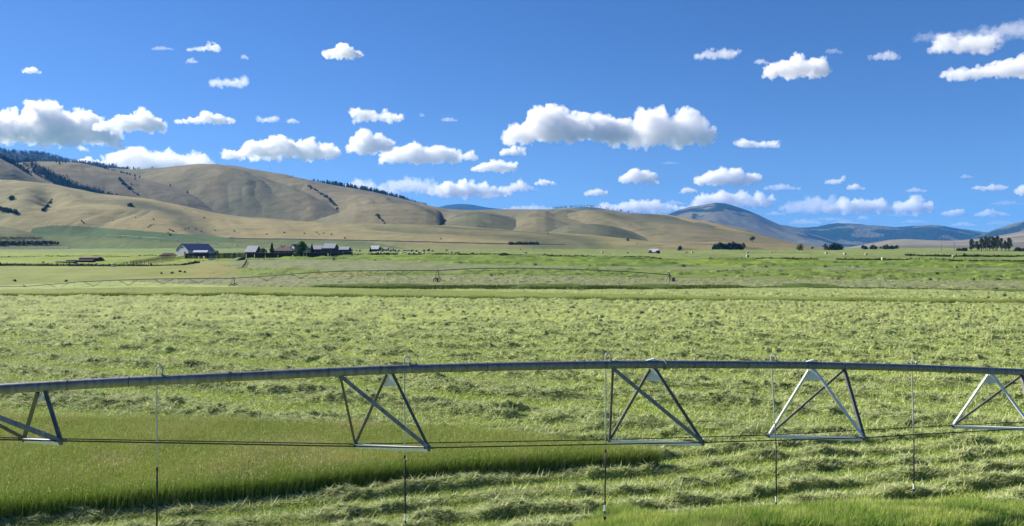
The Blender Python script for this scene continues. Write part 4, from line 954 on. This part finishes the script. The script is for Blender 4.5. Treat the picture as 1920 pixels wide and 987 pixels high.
# ------------------------------------------------------------------ the ranch
def bm_(name, c, **k): return mat(name, c, **k)
wall_white = mat('painted_metal_siding', (.36, .38, .43), rough=.6, noise=(1.2, .08, (6, 6, .3)))
wall_dark = mat('dark_timber_siding', (.045, .034, .028), rough=.85, noise=(2.0, .4, (5, 5, .4)))
wall_log = mat('brown_log_wall', (.10, .055, .04), rough=.85, noise=(2.0, .3, (.4, .4, 8)))
roof_navy = mat('dark_blue_metal_roof', (.018, .034, .11), rough=.45, noise=(2, .12), spec=.4)
roof_grey = mat('grey_metal_roof', (.27, .29, .33), rough=.5, noise=(1.5, .15, (5, .4, 1)), spec=.4)
roof_pale = mat('pale_metal_roof', (.45, .47, .52), rough=.5, noise=(1.5, .1, (5, .4, 1)), spec=.4)
roof_brown = mat('brown_shingle_roof', (.105, .075, .07), rough=.9, noise=(2, .3))
glass = mat('window_glass', (.02, .025, .03), rough=.1, spec=.5)
timber = mat('weathered_timber', (.05, .04, .034), rough=.9, noise=(2, .45, (3, 3, .5)))
hay_m = mat('pale_baled_hay', (.36, .37, .23), rough=.95, noise=(2.5, .2), bump=(12, .6, .05))
conc = mat('pale_concrete', (.6, .6, .56), rough=.8, noise=(3, .1))
def building(name, loc, L, Wd, he, hr, rz, wm, rm, label, cat='barn', hip=False, over=.4, windows=(), doors=(), chimney=None, gable_m=None):
    """ridge runs along local x"""
    t = empty(name, tuple(loc), rz); tag(t, label, cat)
    x, y = L/2, Wd/2
    def sub(o): o.parent = t; o.matrix_parent_inverse = Matrix.Identity(4); return o
    m = MB(); rx = x-(Wd*.5 if hip else 0)
    m.add([(-x,-y,-.6),(x,-y,-.6),(x,y,-.6),(-x,y,-.6),(-x,-y,he),(x,-y,he),(x,y,he),(-x,y,he)], [(0,1,5,4),(1,2,6,5),(2,3,7,6),(3,0,4,7),(0,3,2,1),(4,5,6,7)])
    if not hip:
        m.add([(-x,-y,he+.002),(-x,y,he+.002),(-x,0,hr-.12)], [(0,2,1)]).add([(x,-y,he+.002),(x,y,he+.002),(x,0,hr-.12)], [(0,1,2)])
    sub(m.build('wall', wm))
    o_ = over; dz = (hr-he)/y*o_; th = .16; m = MB()
    if hip:
        a = [(-x-o_,-y-o_,he-dz),(x+o_,-y-o_,he-dz),(x+o_,y+o_,he-dz),(-x-o_,y+o_,he-dz),(-rx,0,hr),(rx,0,hr)]
        b = [(p[0],p[1],p[2]-th) for p in a[:4]]
        m.add(a+b, [(0,1,5,4),(1,2,5),(2,3,4,5),(3,0,4),(0,6,7,1),(1,7,8,2),(2,8,9,3),(3,9,6,0),(6,9,8,7)])
    else:
        for s in (-1, 1):
            a = [(-x-o_, s*(y+o_), he-dz), (x+o_, s*(y+o_), he-dz), (x+o_, 0, hr), (-x-o_, 0, hr)]; b = [(p[0], p[1], p[2]-th) for p in a]
            f = [(0,1,2,3),(7,6,5,4),(0,4,5,1),(1,5,6,2),(3,2,6,7),(0,3,7,4)]
            m.add(a+b, f if s < 0 else [q[::-1] for q in f])
    rf = sub(m.build('roof', rm))
    if chimney:
        c = MB().box((chimney, 0, hr+.2), (.7, .7, 1.1)).build('chimney', conc, rf); c.matrix_parent_inverse = Matrix.Identity(4)
    def opening(kind, side, u, z, w, h):
        nx, ny = {'f': (0, -1), 'b': (0, 1), 'l': (-1, 0), 'r': (1, 0)}[side]
        c = (u, ny*(y+.02), z) if side in 'fb' else (nx*(x+.02), u, z)
        sz = (w, .12, h) if side in 'fb' else (.12, w, h); sz2 = (w*.8, .16, h*.8) if side in 'fb' else (.16, w*.8, h*.8)
        fr = sub(MB().box(c, sz).build(kind, wall_white if kind == 'window' else wall_dark))
        if kind == 'window':
            p = MB().box(c, sz2).build('pane', glass, fr); p.matrix_parent_inverse = Matrix.Identity(4)
    for wn_ in windows: opening('window', *wn_)
    for dn in doors: opening('door', *dn)
    return t
def bd(px, py): return hit(px, py, 300, 1400)
building('barn', bd(366, 479.5), 17, 16, 3.6, 7.6, R(48), wall_white, roof_navy, 'big pale metal barn with a dark blue roof, leftmost of the ranch', windows=(('l', 0, 5.2, 4.2, .9),), doors=(('l', -3.5, 1.2, 1.6, 2.4), ('f', 2, 1.4, 3, 2.8)))
building('lean_to_shed', bd(377, 481), 7.5, 4.5, 2.6, 3.6, R(6), wall_dark, roof_pale, 'low shed with a pale roof in front of the blue roofed barn', 'shed')
building('small_shed', bd(402, 478.5), 3.4, 3, 2.2, 3.1, R(10), wall_dark, roof_brown, 'tiny brown shed just right of the blue roofed barn', 'shed')
building('silage_shed', bd(316, 481), 9, 4, .8, 2.0, R(10), timber, timber, 'low dark hump roofed shed left of the blue roofed barn', 'shed', hip=True)
building('grey_barn', bd(475, 477.5), 7.2, 8.5, 2.0, 5.9, R(-10), wall_dark, roof_grey, 'steep grey roofed shed with dark walls standing alone left of the trees', 'shed', windows=(('f', 0, 1.1, .9, .7),))
building('ranch_house', bd(533, 478.5), 14.5, 9, 3.0, 5.6, R(-6), wall_log, roof_brown, 'long brown roofed log house behind the board fence', 'house', hip=True, chimney=-2.0, windows=tuple(('f', u, 1.7, 1.1, 1.0) for u in (-5, -1.5, 2, 5)), doors=(('f', .3, 1.1, 1.0, 2.1),))
building('blue_roof_house', bd(561, 473.5), 13, 12, 3.4, 7.4, R(42), wall_white, roof_navy, 'pale house with a dark blue roof half hidden behind the green tree', 'house', windows=(('l', -2, 2, 1.2, 1.2), ('l', 2, 2, 1.2, 1.2)))
building('grey_shed', bd(596, 474.5), 8.5, 8, 3.4, 6.4, R(-8), timber, roof_grey, 'grey roofed shed directly left of the tallest grey barn', 'shed', doors=(('f', 1, 1.3, 2.4, 2.4),))
building('tall_barn', bd(620, 475.5), 9.5, 9, 4.4, 7.9, R(-10), timber, roof_grey, 'tallest grey roofed barn in the middle of the ranch', doors=(('f', -2, 1.7, 2.8, 3.2), ('r', 0, 1.6, 2.4, 3)), windows=(('f', 2.6, 2.4, .8, .8),))
building('low_barn', bd(646, 474), 9.5, 8, 2.9, 5.3, R(-8), wall_dark, roof_grey, 'low grey roofed shed at the right end of the grey barns', 'shed', doors=(('f', 0, 1.3, 2.6, 2.4),))
building('white_roof_shed', bd(704, 471.5), 8.5, 8, 2.4, 5.6, R(-10), wall_dark, roof_pale, 'shed with a bright pale roof right of the ranch beside a conifer', 'shed', doors=(('f', .5, 1.2, 2, 2.2),))
building('annex_shed', bd(723, 471), 5, 5, 2.0, 3.8, R(-8), wall_dark, roof_grey, 'small grey shed on the right side of the pale roofed one', 'shed')
building('tent_shed', bd(1227, 474.5), 7.5, 6, 1.2, 3.4, R(-18), wall_dark, roof_pale, 'white tent-like shed alone on the plain below the golden hill', 'shed')
shrub(bd(1220, 475.5), 2.6, 'dark bush at the left front of the white tent-like shed', None, 1.0); shrub(bd(1234, 475.5), 2.4, 'dark bush at the right front of the white tent-like shed', None, 1.3)
# low dark sheds and trough out to the left
building('cattle_shelter', bd(170, 490.5), 9.5, 4, 1.7, 2.3, R(-3), wall_dark, wall_dark, 'largest dark low shelter out on the left pasture', 'shelter', over=.2)
building('low_shelter', bd(152, 492), 13, 3, .95, 1.2, R(-2), wall_dark, wall_dark, 'long flat dark shelter in front of the larger left one', 'shelter', over=.1)
building('windbreak_shelter', bd(124, 493), 9, 2, .55, .75, R(-1), wall_dark, wall_dark, 'lowest dark windbreak at the left end of the shelters', 'shelter', over=.1)
building('end_shelter', bd(186, 489.5), 3.2, 3, .9, 1.4, R(-6), wall_dark, wall_dark, 'small dark lean-to at the right end of the left shelters', 'shelter', over=.1)
def crate(px, py, L, W, H, m, name, label, cat, rz=0):
    p = bd(px, py); t = empty(name, tuple(p), rz); tag(t, label, cat)
    for nm, c, s in (('floor', (0,0,.1), (L,W,.12)), ('side', (0,-W/2,H/2), (L,.1,H)), ('side', (0,W/2,H/2), (L,.1,H)), ('end', (-L/2,0,H/2), (.1,W,H)), ('end', (L/2,0,H/2), (.1,W,H))):
        o = MB().box(c, s).build(nm, m, t); o.matrix_parent_inverse = Matrix.Identity(4)
crate(212, 500.5, 1.6, 1.0, .55, white_plastic, 'water_trough', 'white water trough on the left pasture by the ditch', 'trough')
crate(397, 489.5, 3.4, 1.5, 1.2, conc, 'feed_bunk', 'pale square feed bunk in front of the long board fence', 'feed bunk')
crate(141, 494, 1.6, 1.0, .8, roof_navy, 'stock_tank', 'blue stock tank in front of the dark left shelters', 'tank')
crate(444, 489.5, .9, .9, .7, white_plastic, 'salt_feeder', 'small white feeder by the loading chute', 'feeder')
p = bd(453, 489); ch = empty('loading_chute', tuple(p)); tag(ch, 'dark timber loading chute sloping up right in front of the fence', 'chute')
for s in (-.6, .6):
    o = MB().add([(-1.6,s,0),(1.6,s,.5),(1.6,s,1.9),(-1.6,s,.9),(-1.6,s+.1,0),(1.6,s+.1,.5),(1.6,s+.1,1.9),(-1.6,s+.1,.9)], [(0,1,2,3),(7,6,5,4),(0,4,5,1),(3,2,6,7),(1,5,6,2),(0,3,7,4)]).build('side', timber, ch); o.matrix_parent_inverse = Matrix.Identity(4)
o = MB().bar((-1.6,0,.1),(1.6,0,.6),1.2,.1).build('ramp', timber, ch); o.matrix_parent_inverse = Matrix.Identity(4)
o = MB().bar((-1.3,0,1.3),(1.6,0,2.1),1.4,.08).build('roof', roof_grey, ch); o.matrix_parent_inverse = Matrix.Identity(4)
# fences
def fence(pts, hpost, step, label, rails=3, board=False, name='board_fence', m=timber, thick=.16, cat='fence'):
    W = [bd(x, y) for x, y in pts]; t = empty(name, tuple(W[0])); tag(t, label, cat)
    seg = []; tot = 0
    for a, b in zip(W, W[1:]):
        L = (b-a).length; n = max(1, int(round(L/step)))
        for k in range(n): seg.append((a+(b-a)*(k/n), a+(b-a)*((k+1)/n)))
    def g(p): return Vector((p.x, p.y, float(H0(p.x, p.y))))
    if len(seg) > 100: print('fence long', label, len(seg))
    allp = [g(s[0]) for s in seg]+[g(seg[-1][1])]
    for i, p in enumerate(allp):
        MB().box(p+Vector((0, 0, hpost/2-.2)), (thick, thick, hpost+.4*random.random())).build('post', m, t)
    if board:
        for i, (a, b) in enumerate(zip(allp, allp[1:])):
            mb = MB(); n = 7
            for k in range(n):
                if random.random() < .06: continue
                q = a+(b-a)*((k+.5)/n); h = hpost*random.uniform(.86, .97); mb.bar(q+Vector((0, -.1, .12)), q+Vector((0, -.1, h)), (b-a).length/n*random.uniform(.78, .95), .04, up=(0, 1, 0))
            mb.build('board_panel', m, t)
        MB().tube([p+Vector((0, .02, hpost*.93)) for p in allp], .09, 4).build('rail', roof_grey, t)
    else:
        for r in range(rails): MB().tube([p+Vector((0, 0, hpost*(r+1)/(rails+.3))) for p in allp], .07 if name != 'wire_fence' else .035, 4).build('rail', m, t)
    return t
fence([(348,485.5),(400,485.5),(460,485.2),(520,484)], 3.1, 3.0, 'long dark board fence in front of the blue roofed barn', board=True)
fence([(521,484),(560,483),(614,482)], 3.0, 3.0, 'dark board fence in front of the log house and trees', board=True)
fence([(616,481.8),(640,481),(661,480.5)], 2.9, 3.0, 'darkest short board fence at the right end of the corral', board=True)
fence([(347,485.5),(352,480.5),(372,479.6),(398,479.8)], 1.6, 3.0, 'rail pen around the front of the blue roofed barn', name='rail_fence')
fence([(410,479.5),(440,477.5),(470,477)], 1.5, 3.5, 'rail fence running right from the tiny brown shed', name='rail_fence')
fence([(216,499),(250,497.5),(285,494.5),(310,491),(330,487.5),(346,484.5)], 1.5, 3.0, 'nearest curved rail fence climbing from the ditch to the barn', name='rail_fence')
fence([(232,497),(262,494),(290,490.5),(312,486.5),(330,483)], 1.5, 3.0, 'middle curved rail fence climbing towards the barn', name='rail_fence')
fence([(246,495),(270,491),(295,487),(318,483)], 1.5, 3.0, 'farthest curved rail fence climbing towards the barn', name='rail_fence')
fence([(-20,499),(60,499.2),(130,499.5),(205,500)], 1.3, 3.0, 'straight wire fence across the left pasture to the white trough', name='wire_fence', rails=4)
fence([(454,505.5),(458,500),(461,494),(463,491)], 1.3, 4, 'short dark fence stub climbing from the bright patch to the chute', name='rail_fence', rails=2)
fence([(624,489.5),(628,485),(632,481.5)], 1.2, 3, 'short fence stub beside the right end of the board fence', name='rail_fence', rails=2)
# ranch trees
random.seed(9)
def con_tree(px, py, h, label):
    p = bd(px, py); t = empty('conifer_tree', tuple(p)); tag(t, label, 'tree')
    o = MB().tube([(0,0,-.3),(0,0,h*.9)], [h*.02, .03], 6).build('trunk', bark_m, t); o.matrix_parent_inverse = Matrix.Identity(4)
    v, c = conifer_arrays(h, h*.24, 900, RG, (.030, .05, .024)); v *= 1; soup('crown', v, c, leaf_dark, t)
con_tree(510, 481, 8.0, 'dark pointed conifer at the left end of the log house')
con_tree(534, 474, 6.5, 'slim dark conifer rising behind the log house roof')
con_tree(585, 481, 7.5, 'dark conifer right of the green tree beside the grey shed')
con_tree(694.5, 473.5, 5.0, 'slim conifer at the left end of the pale roofed shed')
broad_tree(bd(564, 483.5), 9.0, 7.5, 'bright green leafy tree before the blue roofed house', col=(.06, .12, .025), n=1500, base=.05)
broad_tree(bd(578, 481), 5.5, 4, 'pale green small tree between the leafy tree and the conifer', col=(.09, .14, .06), n=700, base=.05)
broad_tree(bd(494, 479), 4.2, 5.5, 'olive bush-like tree between the lone shed and the dark conifer', col=(.07, .085, .04), n=700, base=0.0)
broad_tree(bd(716, 473.5), 4.2, 3, 'dark round tree between the pale roofed shed and its annex', n=600, base=.05)
broad_tree(bd(408, 479.5), 3.0, 2.2, 'small dark tree by the tiny brown shed', n=400, base=.05)
for x, y, h in ((660, 471.5, 1.8), (668, 471.5, 1.5), (675, 472, 1.8), (733, 472, 1.8), (738, 471.5, 2.2), (742, 472, 1.6), (748, 472, 1.6), (757, 472, 1.7), (773, 472, 1.8), (781, 473, 1.8), (795, 472, 2), (804, 471.5, 2.2), (811, 472, 1.4), (838, 471, 1.5)):
    shrub(bd(x, y), h, 'small dark bush in the yard line right of the ranch sheds', 'bushes in the yard line', 1.3)
crate(746, 472.5, 2.6, 1.6, 1.0, white_plastic, 'stock_trailer', 'small white trailer box in the yard right of the sheds', 'trailer'); crate(764, 471.5, 6, 2, 1.3, conc, 'stock_trailer', 'longer white trailer box in the yard right of the sheds', 'trailer')
# bales
def bale(px, py, r=.8, label=None, group='round bales on the plain', rz=None):
    p = bd(px, py); rz = random.uniform(-.4, .4) if rz is None else rz
    d = Vector((math.cos(rz), math.sin(rz), 0)); c = p+Vector((0, 0, r*.93))
    mb = MB(); mb.tube([c-d*.75, c-d*.70, c+d*.70, c+d*.75], [r*.94, r, r, r*.94], 16)
    o = mb.build('hay_bale', hay_m); me = o.data
    M_ = Matrix.Translation(-p); me.transform(M_); o.location = p
    tag(o, label or 'round pale hay bale in the row right of the ranch', 'hay bale', group); return o
for x, y in ((707, 477.2), (714, 477), (720, 478), (728, 478), (738, 478), (745, 478.2), (754, 478.5), (759, 475.5), (767, 478), (776, 477.6), (784, 475.5), (788, 475.5), (795, 476.6)): bale(x, y)
for x, y in ((846, 475.8), (854, 476.5), (859, 475.6)): bale(x, y, .9, 'round pale hay bale in the close group of three left of centre', 'three bales together')
for x, y, lb in ((886, 476.5, 'single round bale just right of the group of three'), (986, 475.5, 'round bale alone on the plain near the centre of the picture'), (976, 468.5, 'far round bale below the dark thicket, left one'), (1000, 468.5, 'far round bale below the dark thicket, right one'), (1129, 475.5, 'dark small bale on the plain left of the pale one'), (1177, 475.5, 'pale round bale left of the white tent-like shed'), (1287, 475.2, 'left bale of the pair right of the white shed'), (1298, 475.4, 'right bale of the pair right of the white shed'), (1402, 475.5, 'round bale on the far edge below the lone tree'), (1402, 482.5, 'nearer round bale straight below the lone tree'), (1446, 475.8, 'round bale between the lone tree and the single bush'), (1549, 477, 'round bale on the right plain, leftmost of three'), (1584, 478, 'round bale on the right plain, middle of three'), (1624, 478.8, 'round bale on the right plain, rightmost of three'), (1788, 483.5, 'bright white round bale on the right plain left of the cottonwoods'), (1656, 488.5, 'dark round bale in the right foreground of the plain')):
    bale(x, y, .85, lb, 'single bales on the plain')
for x, y, lb in ((302, 514, 'dark weed clump at the left of the pasture group'), (323, 513.5, 'low dark weed clump in the pasture group'), (338, 510.5, 'tallest dark weed clump in the pasture group'), (347, 511.5, 'dark weed clump at the right of the pasture group'), (28, 528, 'dark weed clump at the far left above the distant machine'), (124, 528.6, 'flat dark weed clump above the left distant span'), (81, 493, 'small dark weed clump by the left fence'), (108, 481.5, 'dark weed clump beyond the left shelters')):
    shrub(bd(x, y) if y < 515 else hit(x, y, 150, 900), .7, lb, None, 1.6)
# power poles on the right plain
pole_m = mat('grey_pole_timber', (.13, .11, .10), rough=.9)
for x, D, h, lb in ((1638, 900, 9, 'leftmost slim power pole on the right plain'), (1765, 800, 8, 'middle slim power pole on the right plain'), (1789, 760, 8, 'slim power pole just left of the cottonwood grove')):
    p = on(x, D); t = empty('power_pole', tuple(p)); tag(t, lb, 'pole')
    for nm, o in (('shaft', MB().tube([(0,0,-.5),(0,0,h)], [.2, .13], 6)), ('crossarm', MB().box((0,0,h-.7), (2.2,.15,.15)))):
        q = o.build(nm, pole_m, t); q.matrix_parent_inverse = Matrix.Identity(4)
# weedy ditch lines: ragged dark growth nobody could count
def weedline(pts, w, h, dens, label, name='ditch_weeds', col=(.035, .055, .018), seed=3, yoff=0):
    r = np.random.default_rng(seed); Vv = []; Cv = []
    W = [bd(x, y+yoff) for x, y in pts]
    for a, b in zip(W, W[1:]):
        n = max(4, int((b-a).length*dens)); u = r.random(n); x = a.x+(b.x-a.x)*u; y = a.y+(b.y-a.y)*u+r.normal(0, w, n)
        z = H0(x, y); hh = h*r.uniform(.4, 1.2, n)*(.5+fbm(x/14, y/14, 2, seed))
        c = np.stack([x, y, z+hh*.4], 1); v = c[:, None]+r.normal(0, 1, (n, 3, 3))*np.array([.45, .3, 1])*hh[:, None, None]*np.array([1, 1, .45])
        Vv.append(v.reshape(-1, 3)); Cv.append(np.repeat(np.array(col)*r.uniform(.6, 1.6, (n, 1)), 3, 0))
    o = soup(name, np.concatenate(Vv), np.concatenate(Cv), leaf_m); tag(o, label, 'weeds', kind='stuff')
weedline([(-60,498.5),(80,498.8),(200,499.2),(300,499),(345,497.5),(372,493.5)], 1.0, .8, 40, 'dark weedy ditch line crossing the left pasture', seed=4)
weedline([(620,478.8),(760,478.2),(880,479),(980,481),(1060,483),(1150,484),(1180,485),(1245,488.5)], 1.0, 1.0, 40, 'dark weedy ditch line right of the ranch towards the centre', seed=5)
weedline([(1330,486.3),(1440,486.7),(1530,488)], 1.0, .8, 40, 'thin dark ditch line right of centre', seed=6)
weedline([(1568,487.5),(1620,488),(1760,490),(1960,491.5)], 1.0, .9, 40, 'longer dark ditch line across the right plain', seed=7)
weedline([(1700,479.8),(1760,481.5),(1850,483),(1980,483.5)], 1.2, 1.0, 40, 'upper dark ditch line below the cottonwood grove', seed=8)
weedline([(0,483),(60,482.5),(105,482),(160,480.5),(240,482),(300,481)], 1.0, .7, 10, 'broken line of weeds beyond the left shelters', seed=9)
# a bird against the cloud
bp = unp(969, 280, 120); b = MB()
b.tube([(-.16,0,0),(-.05,0,.01),(.08,0,.015),(.16,0,.0)], [.005,.04,.045,.01], 8)
b.add([(-.04,0,.02),(.06,0,.02),(.0,.32,.12),(-.06,.5,.08)], [(0,1,2),(0,2,3)]).add([(-.04,0,.02),(.06,0,.02),(.0,-.32,.12),(-.06,-.5,.08)], [(2,1,0),(3,2,0)])
bo = b.build('bird', hose_dark); bo.location = bp; bo.rotation_euler = (.3, .1, .6); tag(bo, 'small dark bird gliding in front of a small cloud', 'bird')
